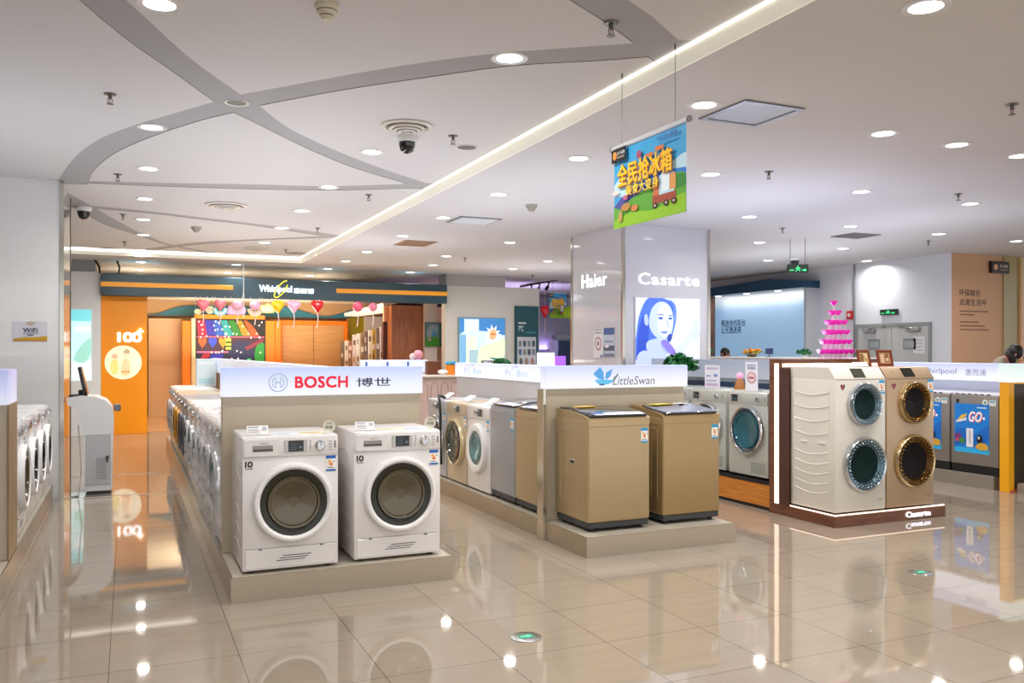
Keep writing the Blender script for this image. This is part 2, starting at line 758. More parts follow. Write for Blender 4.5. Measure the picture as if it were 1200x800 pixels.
# --- right wall with the blue niche, orange wall, end column
RX = at_z(1115, 296, H2).x
OY = at_z(1115, 296, H2).y
WALLB = mat('#d3d6de', rough=.5, noise=.015)
wb = MB()
wb.box(RX, RX + .15, OY + .151, YF, 0, H2, WALLB)
wb.box(RX, RX + .003, OY, OY + .151, 0, H2, WALLB)
struct('wall_right', wb)
OX1 = at_y(1175, 300, OY).x
wb = MB()
wb.box(RX + .0031, OX1, OY, OY + .15, 0, H2, mat('#cf9f78', rough=.55, noise=.03, nscale=1.2))
struct('wall_right_orange', wb)
OX2 = at_y(1193, 300, OY).x
wb = MB()
wb.box(OX1, OX2, OY - .02, OY + .3, 0, H2 - .001, mat('#a69563', rough=.25, noise=.1, nscale=2))
struct('wall_right_column', wb)
wb = MB()
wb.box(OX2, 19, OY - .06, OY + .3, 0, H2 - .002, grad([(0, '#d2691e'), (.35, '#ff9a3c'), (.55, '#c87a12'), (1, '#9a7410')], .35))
struct('wall_right_gold', wb)

# --- far walls
MY = at_z(523, 321, H2).y
MX0 = at_z(523, 321, H2).x
MX1 = at_y(592, 324, MY).x
w1 = at_y(592, 336.5, MY + .06).z
wb = MB()
wb.box(MX0, MX1, MY, MY + .5, w1, H2 - .001, mat('#a9a7a5', rough=.6))
struct('trim_5', wb)
wb = MB()
WM = mat('#d6d3cb', rough=.55, noise=.02, nscale=1.)
MXE = at_y(632, 350, MY + .06).x
wb.box(MX0, MXE, MY + .06, MY + .3, 0, w1 - .001, WM)
struct('wall_middle', wb)
wb = MB()
wb.box(MXE, MXE + 4.2, MY + 1.2, MY + 1.4, 0, w1 - .1, mat('#9893a4', rough=.55))
struct('wall_back_purple', wb)
wb = MB()
wb.box(-6, 19, YF - .2, YF, 0, H2, mat('#b9aeb9', rough=.6))
struct('wall_back', wb)

# ------------------------------------------------------------------ light in the store
W = bpy.data.worlds.new('store_ambient')
W.use_nodes = True
SC.world = W
W.node_tree.nodes['Background'].inputs[0].default_value = (.96, .975, 1.0, 1)
W.node_tree.nodes['Background'].inputs[1].default_value = 1.25

LENS = mat('#ffffff', rough=.4, emit=7.)
TRIM = mat('#d9d8d6', rough=.35)


def make_downlight():
    t = thing('downlight', 'x', 'light')
    a = MB()
    a.lathe([(.080, -.004), (.112, -.007), (.116, 0.0), (.080, 0.0)], (0, 0, 0), (0, 0, 1), TRIM, 28)
    obj('trim_ring', a, t)
    a = MB()
    a.lathe([(.0805, -.003), (.06, -.006), (.0, -.007)], (0, 0, 0), (0, 0, 1), LENS, 28)
    obj('lens', a, t)
    li = bpy.data.lights.new('lamp', 'AREA')
    li.shape = 'DISK'
    li.size = .15
    li.energy = 15.
    li.color = (1.0, .965, .92)
    li.spread = 2.7
    lo = bpy.data.objects.new('lamp', li)
    COL.objects.link(lo)
    lo.parent = t
    lo.location = (0, 0, -.012)
    return t


DL = None


def downlight(u, v, z, label, group):
    global DL
    p = at_z(u, v, z) if isinstance(u, (int, float)) and v is not None else u
    if DL is None:
        DL = make_downlight()
        DL.location = p
        DL['label'] = label
        DL['group'] = group
    else:
        dup(DL, label, p, 0, group)


ORD = ['nearest', 'second', 'third', 'fourth', 'fifth', 'sixth', 'seventh', 'eighth', 'ninth']
rows = [
    ('over the aisle beside the white pillar', 'downlights over the left aisle', H1,
     [(178, 149, HR - .001), (174, 197.5), (170, 233), (168, 257), (168, 275), (165.5, 293)]),
    ('in the row above the washers with the red lettered sign', 'downlights on the raised ceiling', H1,
     [(597, 68, HR - .001), (436, 178), (385, 219, HR - .001), (354, 247), (330, 267, HR - .001), (310, 284), (292, 300)]),
    ('in the first row right of the bright ceiling step', 'downlights right of the ceiling step', H2,
     [(825, 123), (678, 185.5), (584, 227.5), (519.5, 255), (472, 276.5), (430, 295), (405, 306), (384.5, 315)]),
    ('in the row that passes behind the hanging banner', 'downlights behind the hanging banner', H2,
     [(1035, 156.4), (833, 204), (597.5, 284), (523, 300), (507.5, 310.5), (481, 319)]),
    ('in the row towards the portrait pillar', 'downlights over the tall twin drum washers', H2,
     [(1121, 169.6), (1009, 224.5), (878, 254), (642, 306), (601, 315)]),
    ('in the row starting at the right edge', 'downlights on the right of the ceiling', H2,
     [(1195, 182.6), (1137, 238.7), (996.5, 265), (890, 284)]),
    ('in the row towards the exit sign', 'downlights near the exit sign', H2,
     [(1100, 274), (988, 291), (900, 305)]),
    ('in the far right row by the orange wall', 'downlights by the orange wall', H2,
     [(1191, 282.5), (1016, 305.5)]),
    ('on the low ceiling before the orange column', 'downlights before the far shop', H2,
     [(165, 307), (164, 316)]),
    ('on the low ceiling above the lettering of the far shop', 'downlights above the far shop sign', H2,
     [(277, 310), (267, 319.5), (363, 323)]),
]
for where, grp, z, pts in rows:
    for i, q in enumerate(pts):
        zz = q[2] if len(q) > 2 else z
        downlight(q[0], q[1], zz, 'round white downlight, %s one %s' % (ORD[i] if i else 'nearest', where), grp)
p = at_z(187, 5, H1)
downlight(p, None, H1, 'round white downlight at the top edge left, beside the wide ceiling groove', 'downlights on the raised ceiling')
p = at_z(1085, 8, H2)
downlight(p, None, H2, 'large bright round downlight at the top right edge of the view', 'downlights on the right of the ceiling')
# the same grid goes on behind the camera
for x in (.19, 2.1):
    for y in (3.0, 1.1, -.8):
        downlight(Vector((x, y, H1)), None, H1, 'round white downlight of the grid over and behind the camera', 'downlights outside the frame')
for x in (3.65, 5.4, 7.15):
    for y in (1.2, -.8):
        downlight(Vector((x, y, H2)), None, H2, 'round white downlight of the grid over and behind the camera', 'downlights outside the frame')


def fill_uplight(name, x, y, z, sx, sy, e, colr):
    li = bpy.data.lights.new(name, 'AREA')
    li.shape = 'RECTANGLE'
    li.size, li.size_y = sx, sy
    li.energy = e
    li.color = colr
    o = bpy.data.objects.new(name, li)
    COL.objects.link(o)
    o.location = (x, y, z)
    o.rotation_euler = (PI, 0, 0)
    return o


# ------------------------------------------------------------------ ceiling fittings
VENTW = mat('#cfcac2', rough=.4)
VENTD = mat('#6d6a66', rough=.6)


def round_vent(u, v, z, r, label):
    p = at_z(u, v, z)
    t = thing('round_vent', label, 'vent', p, 0, 'round ceiling vents')
    a = MB()
    a.lathe([(r, 0), (r * 1.02, -.012), (r * .86, -.02), (r * .8, -.004)], (0, 0, 0), (0, 0, 1), VENTW, 40)
    obj('outer_ring', a, t)
    a = MB()
    a.lathe([(r * .82, -.004), (r * .6, -.002), (0, -.002)], (0, 0, 0), (0, 0, 1), VENTD, 32)
    obj('throat', a, t)
    a = MB()
    for k, q in enumerate((.66, .48, .3)):
        a.lathe([(r * q, -.004), (r * (q + .07), -.03 - .012 * k), (r * (q - .07), -.034 - .012 * k), (r * (q - .12), -.008)], (0, 0, 0), (0, 0, 1), VENTW, 36)
    a.lathe([(r * .16, -.02), (r * .13, -.06), (0, -.065)], (0, 0, 0), (0, 0, 1), VENTW, 24)
    obj('cone', a, t)


round_vent(477, 147, H1, .20, 'large round cone vent beside the dome camera')
round_vent(265, 240, H1, .245, 'round ceiling vent between the two thin grooves at left')
round_vent(301, 291, H1, .235, 'small far round vent with dotted rim near the ceiling step')


def speaker_disc(u, v, z, r, label, colr='#8b8882'):
    p = at_z(u, v, z)
    t = thing('ceiling_speaker', label, 'speaker', p, 0, 'flush round ceiling speakers')
    a = MB()
    a.lathe([(r * .82, -.004), (r, -.007), (r * 1.02, 0)], (0, 0, 0), (0, 0, 1), TRIM, 32)
    obj('rim', a, t)
    a = MB()
    a.lathe([(r * .83, -.004), (0, -.006)], (0, 0, 0), (0, 0, 1), mat(colr, rough=.7, bump=.5, bscale=300), 32)
    obj('grille', a, t)


speaker_disc(277.5, 120, HR, .085, 'flush round speaker where the two wide grooves cross')
speaker_disc(547, 172.5, H1, .10, 'flush grey round speaker right of the dome camera', '#7b7873')
speaker_disc(127, 291, H1, .22, 'flush speaker disc far left, near the white pillar')
speaker_disc(347, 296.5, H1, .22, 'flush speaker disc far along, beside the ceiling step')


def dome_camera(p, r, label):
    t = thing('dome_camera', label, 'camera', p, 0, 'dome cameras')
    a = MB()
    a.lathe([(r * 1.15, .006), (r * 1.2, -.02), (r * 1.0, -.05), (r * .95, -.05), (0, -.05)], (0, 0, 0), (0, 0, 1), WHITE2, 28)
    obj('base', a, t)
    a = MB()
    a.lathe([(r * .93, -.05), (r * .9, -.08), (r * .7, -.05 - r * .95), (r * .35, -.05 - r * 1.2), (0, -.05 - r * 1.28)], (0, 0, 0), (0, 0, 1), BLACKG, 28)
    obj('dome', a, t)


dome_camera(at_z(477, 160, H1), .075, 'white ceiling dome camera with black dome, beside the large round vent')
dome_camera(at_z(98, 243, H1), .08, 'dark dome camera in the groove next to the white pillar')
dome_camera(at_z(931.5, 302, H2), .085, 'black dome camera above the hanging exit sign')


def smoke_detector(u, v, z, r, label, colr='#d6cdb4'):
    p = at_z(u, v, z)
    mm = mat(colr, rough=.45)
    t = thing('smoke_detector', label, 'detector', p, 0, 'smoke detectors')
    a = MB()
    a.lathe([(r, 0), (r, -.015), (r * .88, -.025), (r * .86, -.03)], (0, 0, 0), (0, 0, 1), mm, 28)
    obj('base', a, t)
    a = MB()
    a.lathe([(r * .84, -.03), (r * .8, -.034)], (0, 0, 0), (0, 0, 1), VENTD, 28)
    a.lathe([(r * .8, -.034), (r * .66, -.055), (r * .6, -.055)], (0, 0, 0), (0, 0, 1), mm, 28)
    a.lathe([(r * .6, -.055), (r * .56, -.06)], (0, 0, 0), (0, 0, 1), VENTD, 28)
    a.lathe([(r * .58, -.06), (r * .3, -.078), (0, -.08)], (0, 0, 0), (0, 0, 1), mm, 28)
    obj('sensor_head', a, t)


smoke_detector(383, 6, H1, .062, 'cream smoke detector at the top of the view')
smoke_detector(230, 266, H1, .075, 'small smoke detector on the ceiling between two crossing grooves', '#a9a59c')
smoke_detector(623, 240, H2, .07, 'grey detector on the flat ceiling left of the hanging banner', '#a29d92')

BRASS = mat('#77746d', rough=.35, metal=.8)


def make_sprinkler():
    t = thing('sprinkler', 'x', 'sprinkler')
    a = MB()
    a.lathe([(.042, 0), (.04, -.006), (.014, -.008), (0, -.008)], (0, 0, 0), (0, 0, 1), BRASS, 20)
    obj('escutcheon', a, t)
    a = MB()
    a.lathe([(.012, -.006), (.012, -.03), (.016, -.034), (.006, -.036)], (0, 0, 0), (0, 0, 1), BRASS, 12)
    a.tube([(.012, 0, -.034), (.016, 0, -.05), (.004, 0, -.068)], .003, BRASS, 6)
    a.tube([(-.012, 0, -.034), (-.016, 0, -.05), (-.004, 0, -.068)], .003, BRASS, 6)
    a.tube([(0, 0, -.036), (0, 0, -.068)], .0025, mat('#a03020'), 6)
    obj('frame', a, t)
    a = MB()
    a.lathe([(0, -.068), (.024, -.069), (.024, -.072), (0, -.073)], (0, 0, 0), (0, 0, 1), BRASS, 16)
    obj('deflector', a, t)
    return t


sp = None
for u, v, z, lb in (
        (129, 110, H1, 'left of the crossing of the wide grooves'), (531, 159, H1, 'between dome camera and grey speaker disc'),
        (716, 27, H1, 'on the groove edge at the top right'), (138, 204, H1, 'near the top of the white pillar, before the thin groove'),
        (144, 251, H1, 'left aisle, just behind the second thin groove'), (146, 283, H1, 'far down the left aisle near the lit step'),
        (432, 228, H1, 'left of the ceiling step, behind the groove fork'), (372, 267, H1, 'by the far groove fork at the ceiling step'),
        (335, 292, H1, 'far end of the raised ceiling'),
        (1186, 122, H2, 'dark one close to the right edge'), (901, 201, H2, 'alone on the ceiling right of the banner'),
        (917, 267, H2, 'over the space before the blue niche'), (1123, 227, H2, 'beside a downlight at the right'),
        (1088, 282, H2, 'just in front of the white wall at right'), (545, 302, H2, 'far off above the blue poster wall'),
        (624, 322, H2, 'far off left of the tall white pillar')):
    p = at_z(u, v, z)
    if sp is None:
        sp = make_sprinkler()
        sp.location = p
        sp['label'] = 'small metal sprinkler head, ' + lb
        sp['group'] = 'ceiling sprinklers'
    else:
        dup(sp, 'small metal sprinkler head, ' + lb, p, 0, 'ceiling sprinklers')


def square_panel(px, z, label, cat, frame, face, louvre=None, name='ceiling_panel'):
    P = [at_z(u, v, z) for u, v in px]
    c = sum(P, Vector()) / 4
    sx = (max(p.x for p in P) - min(p.x for p in P)) / 2
    sy = (max(p.y for p in P) - min(p.y for p in P)) / 2
    t = thing(name, label, cat, c, 0, 'square ceiling panels')
    a = MB()
    w = .035
    a.box(-sx, sx, -sy, -sy + w, -.012, 0, frame)
    a.box(-sx, sx, sy - w, sy, -.012, 0, frame)
    a.box(-sx, -sx + w, -sy + w, sy - w, -.012, 0, frame)
    a.box(sx - w, sx, -sy + w, sy - w, -.012, 0, frame)
    obj('frame', a, t)
    a = MB()
    a.box(-sx + w, sx - w, -sy + w, sy - w, -.006, -.001, face)
    if louvre:
        n = 9
        for k in range(n):
            y = -sy + w + (2 * sy - 2 * w) * (k + .5) / n
            a.box(-sx + w, sx - w, y - .008, y + .008, -.018, -.006, louvre)
    obj('panel', a, t)


ALU = mat('#8d8d8f', rough=.3, metal=.7)
square_panel([(825, 138), (873, 116), (938, 127), (885, 147.5)], H2, 'square mirror-like ceiling panel in a thin frame, right of the banner', 'panel', ALU, mat('#a6a5a6', rough=.22, metal=.6))
square_panel([(527, 259), (540, 253), (584, 257), (570, 263)], H2, 'bluish square air outlet beside the ceiling step', 'vent', ALU, mat('#9fb0c4', rough=.3, emit=.5), WHITE2, 'air_outlet')
square_panel([(463, 286), (476, 281), (509, 283.5), (498, 288.5)], H2, 'tan square return grille far along the ceiling', 'vent', mat('#b08f72'), mat('#a07c5e'), mat('#bb9b80'), 'return_grille')
square_panel([(975, 276.5), (1003, 272.5), (1030, 275), (1003, 279)], H2, 'dark square grille on the ceiling towards the exit sign', 'vent', ALU, mat('#5a5754'), mat('#8a8784'), 'return_grille')
# ------------------------------------------------------------------ appliances (front towards -Y, origin at the middle of the foot)
DG_OLIVE = mat('#2b2b22', rough=.14, spec=.3, coat=.12)
BOWL = mat('#564c38', rough=.1, metal=.35, coat=.5)
BOWLD = mat('#2f3029', rough=.12, metal=.2, coat=.6)
TEALG = mat('#0d343c', rough=.08, coat=.6)
TEALB = mat('#1d5f6c', rough=.12, metal=.3, coat=.5)
NAVYG = mat('#1a2433', rough=.08, coat=.8)


def energy_label(parent, x, y, z, w=.063, h=.1, top=BLUEL):
    a = MB()
    fl = Flat(a, (x - w / 2, y, z - h / 2), FX, w, h, step=.0006)
    fl.p(rect(0, 0, 1, 1), PAPER).p(rect(0, .8, 1, 1), top).p(rect(0, 0, 1, .12), top)
    fl.p(rect(.2, .56, .52, .7), mat('#f0b05a')).p(rect(.34, .36, .68, .54), ORANGEL).p(rect(.12, .2, .8, .24), INK).p(rect(.7, .6, .9, .64), INK)
    return obj('energy_label', a, parent, 'white label with blue bands and an orange mark')


def round_door(parent, x, y, z, R, ring, glass, bowl, r_glass=.83, r_bowl=.57, bulge=.045, handle=None, rim=None, swirl=True):
    """porthole door that stands proud of the front plane y"""
    o, d = (x, y, z), (0, -1, 0)
    a = MB()
    rg = R * r_glass
    a.lathe([(R, 0), (R, bulge * .35), (R * .985, bulge * .7), (R * .955, bulge), (R * .9, bulge * 1.06), (rg + .006, bulge * .92), (rg, bulge * .72)], o, d, ring, 64)
    dr = obj('door', a, parent)
    a = MB()
    rb = R * r_bowl
    a.lathe([(rg, bulge * .74), (rg * .97, bulge * .86), (rb * 1.12, bulge * .8), (rb * 1.03, bulge * .66)], o, d, glass, 56)
    obj('door_glass', a, dr)
    a = MB()
    prof = [(rb * 1.03, bulge * .68), (rb, bulge * .95), (rb * .93, bulge * .9)]
    if swirl:
        for k in range(7):
            q = .9 - .11 * k
            prof += [(rb * q, bulge * (.62 - .07 * k)), (rb * (q - .06), bulge * (.645 - .07 * k))]
        prof += [(rb * .12, bulge * .2), (0, bulge * .22)]
    else:
        prof += [(rb * .8, bulge * .35), (rb * .5, bulge * .2), (0, bulge * .15)]
    a.lathe(prof, o, d, bowl, 48)
    obj('bowl', a, dr)
    if rim:
        a = MB()
        a.lathe([(rb * 1.10, bulge * .84), (rb * 1.07, bulge * .98), (rb * 1.0, bulge * .98), (rb * .98, bulge * .8)], o, d, rim, 48)
        obj('inner_rim', a, dr)
    if handle:
        a = MB()
        pts = [(x + R * .93 * math.cos(t), y - bulge * 1.15, z + R * .93 * math.sin(t)) for t in [(-.35 + .1 * k) for k in range(8)]]
        a.tube(pts, .012, handle, 8)
        obj('door_handle', a, dr)
    return dr


def feet(parent, w, d, h=.02):
    for sx in (-1, 1):
        for sy in (-1, 1):
            a = MB()
            a.lathe([(.02, 0), (.022, .004), (.016, h)], (sx * (w / 2 - .06), sy * (d / 2 - .06), 0), UP, RUBBER, 12, cap0=True)
            obj('foot', a, parent)


def side_ribs(a, w, d, h, material, both=True):
    """pressed ribs on the side sheets"""
    for s in (-1, 1) if both else (-1,):
        for k in range(6):
            z = h * (.16 + .13 * k)
            pts = [(s * w / 2, -d * .36 + d * .72 * t, z + .035 * math.sin(PI * t)) for t in [i / 10 for i in range(11)]]
            a.tube(pts, .0045, material, 6)


def front_loader(label, cat='washing machine', body=WHITE, ring=None, glass=DG_OLIVE, bowl=BOWL, R=.25, style='flap', w=.598, h=.85, d=.58,
                 panel=None, badge=True, dial=CHROME, elabel=BLUEL, disp=.03, group=None, rim=None, handle=None, door_z=.435, rg=.83, rb=.64, maker=None, ribs=True, dial_x=.18, drawer=True):
    ring = ring or WHITE2
    panel = panel or body
    t = thing('washing_machine', label, cat, group=group)
    y = -d / 2
    a = MB()
    a.box(-w / 2, w / 2, y, d / 2, .018, h, body, bev=.012, seg=2)
    if ribs:
        side_ribs(a, w - .004, d, h, body)
    a.box(-w / 2 + .012, w / 2 - .012, y + .03, d / 2 - .02, h - .002, h + .004, WHITE2 if body is WHITE else body, bev=.002, seg=1)
    obj('body', a, t)
    a = MB()
    a.box(-w / 2 + .004, w / 2 - .004, y - .006, y + .01, h - .128, h - .008, panel, bev=.005, seg=2)
    a.box(-w / 2 + .004, w / 2 - .004, y - .001, y + .006, h - .133, h - .129, GREYW)
    obj('control_panel', a, t)
    yp = y - .0065
    if drawer:
        a = MB()
        a.box(-w / 2 + .012, -.075, yp - .003, yp + .006, h - .122, h - .014, panel, bev=.004, seg=1)
        dw = obj('detergent_drawer', a, t)
        a = MB()
        a.box(-.238, -.112, yp - .0045, yp, h - .092, h - .052, mat('#8f8d88', rough=.3, metal=.4), bev=.003, seg=1)
        a.box(-.236, -.114, yp - .0052, yp, h - .09, h - .076, mat('#4d4b47', rough=.4))
        obj('drawer_handle', a, dw, 'grey recessed grip')
        if maker:
            a = MB()
            a.text(maker, (-.165, yp - .004, h - .041), FX[0], FX[1], .05, .009, mat('#55565a'), lift=.0006)
            obj('maker_lettering', a, dw)
    a = MB()
    a.box(disp - .075, disp + .068, yp - .003, yp + .004, h - .106, h - .026, mat('#b9b7b3', rough=.25, metal=.4), bev=.003, seg=1)
    ds = obj('display', a, t, 'dark screen in a grey frame')
    a = MB()
    a.box(disp - .05, disp + .046, yp - .0045, yp + .004, h - .1, h - .03, BLACKG, bev=.002, seg=1)
    fl = Flat(a, (disp - .05, yp - .0046, h - .1), FX, .096, .07)
    for k in range(4):
        fl.p(rect(.12, .2 + .17 * k, .5 + .09 * (k % 2), .24 + .17 * k), mat('#5f7c88'))
    fl.p(rect(.68, .3, .88, .5), mat('#5f7c88'))
    obj('screen', a, ds)
    a = MB()
    for k in range(5):
        a.box(disp + .082, disp + .094, yp - .003, yp, h - .1 + .016 * k, h - .094 + .016 * k, mat('#9c9a96'), bev=.001, seg=1)
    for k in range(4):
        a.box(dial_x + .055, dial_x + .075, yp - .0018, yp, h - .098 + .018 * k, h - .094 + .018 * k, mat('#8a8884'))
    a.box(dial_x + .092, dial_x + .1, yp - .003, yp, h - .085, h - .04, mat('#6b6965'), bev=.001, seg=1)
    obj('buttons', a, t)
    a = MB()
    a.lathe([(.031, 0), (.031, .004), (.027, .006), (.026, .024), (.022, .028), (0, .028)], (dial_x, yp, h - .066), (0, -1, 0), dial, 32)
    a.box(dial_x - .002, dial_x + .002, yp - .0295, yp - .026, h - .064, h - .044, INK)
    obj('dial', a, t)
    round_door(t, .012, y - .001, door_z, R, ring, glass, bowl, r_glass=rg, r_bowl=rb, rim=rim, handle=handle)
    if style == 'flap':
        a = MB()
        a.box(-w / 2 + .02, w / 2 - .02, y - .004, y + .006, .03, .152, body, bev=.004, seg=1)
        a.box(-w / 2 + .02, w / 2 - .02, y - .0008, y + .004, .152, .156, mat('#8b8a88'))
        for k in range(3):
            zz = .07 + .014 * k
            a.box(-.09 + .02 * k, .085 + .02 * k, y - .0055, y, zz, zz + .005, mat('#3b3b3b'), bev=.001, seg=1)
        for xx in (-.19, .19):
            a.box(xx - .01, xx + .01, y - .006, y, .146, .153, mat('#4a4a4a'))
        obj('service_flap', a, t)
    elif style == 'louvre':
        a = MB()
        for k in range(9):
            xx = .05 + .024 * k
            a.box(xx, xx + .01, y - .004, y, .05, .16, mat('#8d8e88', rough=.4), bev=.002, seg=1)
        obj('louvre', a, t)
    if badge:
        a = MB()
        a.text('10', (-.258, y, .682), FX[0], FX[1], .044, .034, INK, bold=.08, lift=.0012, space=.8)
        a.text('年包修', (-.258, y, .655), FX[0], FX[1], .046, .012, INK, bold=.02, lift=.0012)
        obj('warranty_badge', a, t, 'black ten year sticker')
    if elabel:
        energy_label(t, .25, y - .001, .665, top=elabel)
    feet(t, w, d)
    return t


def top_loader(label, body=GOLD, lid='flat', w=.56, d=.54, h=.87, group=None, elabel=CYANL, skirt=True):
    t = thing('washing_machine', label, 'washing machine', group=group)
    y = -d / 2
    a = MB()
    a.box(-w / 2, w / 2, y, d / 2, .07, h, body, bev=.022, seg=3)
    # collar that climbs towards the back
    prof = [(y + .004, h - .05), (y + .002, h), (y + .03, h + .013), (y + .12, h + .03), (y + .3, h + .048), (d / 2 - .01, h + .055), (d / 2 - .01, h - .05)]
    n = len(prof)
    vs = [(-w / 2 + .002, p, q) for p, q in prof] + [(w / 2 - .002, p, q) for p, q in prof]
    fs = [list(range(n))[::-1], list(range(n, 2 * n))] + [[i, (i + 1) % n, n + (i + 1) % n, n + i] for i in range(n)]
    a.raw(vs, fs, body)
    # pressed panel on the sides
    for s in (-1, 1):
        xx = s * w / 2
        a.tube([(xx, -.19, .2), (xx, -.19, h - .13), (xx, -.17, h - .11), (xx, .17, h - .11), (xx, .19, h - .13), (xx, .19, .2)], .004, body, 6)
        a.tube([(xx, -.1, .2), (xx, -.1, h - .2)], .003, body, 6)
        a.tube([(xx, .1, .2), (xx, .1, h - .2)], .003, body, 6)
        a.tube([(xx, -.2, h - .07), (xx, .2, h - .05)], .003, body, 6)
    a.box(-w / 2 + .012, w / 2 - .012, y - .0012, y + .003, h - .062, h - .059, mat('#8d7a60'))
    obj('body', a, t)
    for s in (-1, 1):
        a = MB()
        xx = s * w / 2
        a.box(xx - .003, xx + .003, -.02 - .045, -.02 + .045, h * .58, h * .58 + .035, mat('#c9bda8', rough=.35), bev=.003, seg=1)
        a.box(xx - .004, xx + .004, -.02 - .036, -.02 + .036, h * .58 + .005, h * .58 + .026, BLACK)
        obj('side_grip', a, t, 'dark recessed grip')
    sl = .03 / .12
    M = Matrix.Translation((0, y + .02, h + .012)) @ Matrix.Rotation(math.atan2(.042, .3), 4, 'X')
    a = MB()
    a.box(-w / 2 + .02, w / 2 - .02, -.012, .33, .0, .016, BLACKG if lid == 'flat' else NAVYG, bev=.006, seg=2, M=M)
    ld = obj('lid', a, t, 'dark glossy lid')
    a = MB()
    if lid == 'flat':
        a.poly(rect(-.2, .0, .245, .085), (0, 0, .0165), (1, 0, 0), (0, 1, 0), mat('#eef0f6', rough=.2), M=M)
        a.poly(rect(-.2, .03, -.1, .08), (0, 0, .0168), (1, 0, 0), (0, 1, 0), mat('#3a5bb5', rough=.2), M=M)
    else:
        a.poly(blob([(-.22, .02), (0, .005), (.23, .02), (.235, .2), (0, .235), (-.2, .2)]), (0, 0, .0165), (1, 0, 0), (0, 1, 0), mat('#8d96ad', rough=.15, metal=.4), M=M)
    obj('lid_film', a, ld)
    a = MB()
    a.box(-w / 2 + .02, w / 2 - .02, d / 2 - .16, d / 2 - .02, h + .04, h + .066, mat('#3a3733', rough=.25) if lid == 'flat' else body, bev=.008, seg=2)
    obj('rear_console', a, t)
    if elabel:
        energy_label(t, w / 2 - .055, y - .001, h - .14, w=.062, h=.115, top=elabel)
    if skirt:
        a = MB()
        a.box(-w / 2 + .008, w / 2 - .008, y + .008, d / 2 - .008, .028, .075, mat('#34373a', rough=.5), bev=.006, seg=1)
        obj('skirt', a, t)
    feet(t, w, d, .03)
    return t


def twin_drum(label, body, ringm, beads, disp, glass, ribs=True, group=None):
    w, d, h, hf = .60, .56, 1.29, 1.19
    t = thing('twin_drum_washer', label, 'washing machine', group=group)
    y = -d / 2
    a = MB()
    a.box(-w / 2, w / 2, y, d / 2, .015, hf, body, bev=.012, seg=2)
    prof = [(y + .002, hf - .02), (y + .004, hf), (y + .075, h - .004), (y + .085, h), (d / 2 - .004, h), (d / 2 - .004, hf - .02)]
    n = len(prof)
    vs = [(-w / 2 + .002, p, q) for p, q in prof] + [(w / 2 - .002, p, q) for p, q in prof]
    fs = [list(range(n))[::-1], list(range(n, 2 * n))] + [[i, (i + 1) % n, n + (i + 1) % n, n + i] for i in range(n)]
    a.raw(vs, fs, body)
    if ribs:
        for s in (-1, 1):
            xx = s * w / 2
            for k, z in enumerate((1.02, .90, .78, .66, .49, .40, .31, .22, .14)):
                sg = .03 if k < 4 else -.035
                a.tube([(xx, -.2 + .42 * q, z + .05 - sg * math.sin(PI * q) * (1 if k < 4 else -1)) for q in [i / 10 for i in range(11)]], .0055, body, 6)
            for yy in (-.21, .23):
                a.tube([(xx, yy, .66), (xx, yy, 1.1)], .004, body, 6)
    a.box(-w / 2 + .01, w / 2 - .01, y - .0015, y + .002, hf - .004, hf - .001, mat('#8a7f6c'))
    obj('body', a, t)
    if ribs:
        for yy in (-.12, .1):
            for s in (-1, 1):
                a = MB()
                a.box(s * w / 2 - .008, s * w / 2 + .008, yy - .045, yy + .045, .60, .625, mat('#c9c9c6', rough=.3), bev=.006, seg=2)
                obj('side_grip', a, t)
    ang = math.atan2(h - hf, .071)
    M = Matrix.Translation((0, y + .004, hf)) @ Matrix.Rotation(ang, 4, 'X')
    a = MB()
    a.box(-.07, .075, .012, .112, -.002, .003, disp, bev=.002, seg=1, M=M)
    ds = obj('display', a, t, 'dark slanted control screen')
    a = MB()
    a.text('Casarte', (-.18, .075, .001), (1, 0, 0), (0, 1, 0), .06, .011, mat('#7d7766'), M=M)
    obj('maker_lettering', a, t)
    for nm, z, R in (('upper', .965, .195), ('lower', .43, .245)):
        x = .03
        o, dd = (x, y, z), (0, -1, 0)
        a = MB()
        a.lathe([(R, 0), (R, .02), (R * .985, .036), (R * .955, .045), (R * .925, .042), (R * .9, .038)], o, dd, ringm, 64)
        dr = obj('door', a, t, '%s porthole door in a studded ring' % nm)
        a = MB()
        nb = 34
        a.lathe([(R * .9, .04), (R * .8, .03), (R * .66, .008)], o, dd, beads[0], nb)
        for k in range(nb):
            an = 2 * PI * k / nb
            for q, rr, up in ((.84, .0105, .036), (.76, .009, .028)):
                aa = an + (PI / nb if q < .8 else 0)
                a.sphere((x + R * q * math.cos(aa), y - up, z + R * q * math.sin(aa)), rr, beads[1], 8)
        obj('studded_ring', a, dr)
        a = MB()
        a.lathe([(R * .68, .006), (R * .66, .012), (R * .5, .010), (R * .25, .006), (0, .004)], o, dd, glass, 48)
        obj('door_glass', a, dr)
    a = MB()
    a.poly(heart(0, 0, .058, .06), (-.215, y, hf - .075), FX[0], FX[1], mat('#6d1638', rough=.3), lift=.0012)
    a.poly(heart(0, 0, .03, .03), (-.215, y, hf - .075), FX[0], FX[1], mat('#a34a68', rough=.3), lift=.0018)
    obj('heart_sticker', a, t, 'dark red heart sticker')
    energy_label(t, w / 2 - .05, y - .001, hf - .075, w=.07, h=.12, top=CYANL)
    a = MB()
    a.box(.2, .26, y - .001, y, .1, .106, mat('#77705f'))
    obj('model_mark', a, t)
    return t


# ------------------------------------------------------------------ display islands
BEIGE = mat('#b8ab95', rough=.3, noise=.03, nscale=1.5, coat=.15)
BEIGED = mat('#a8967c', rough=.4)
HEAD = [(0, '#f2f4ff'), (.35, '#e4eaff'), (1, '#a9bdf2')]


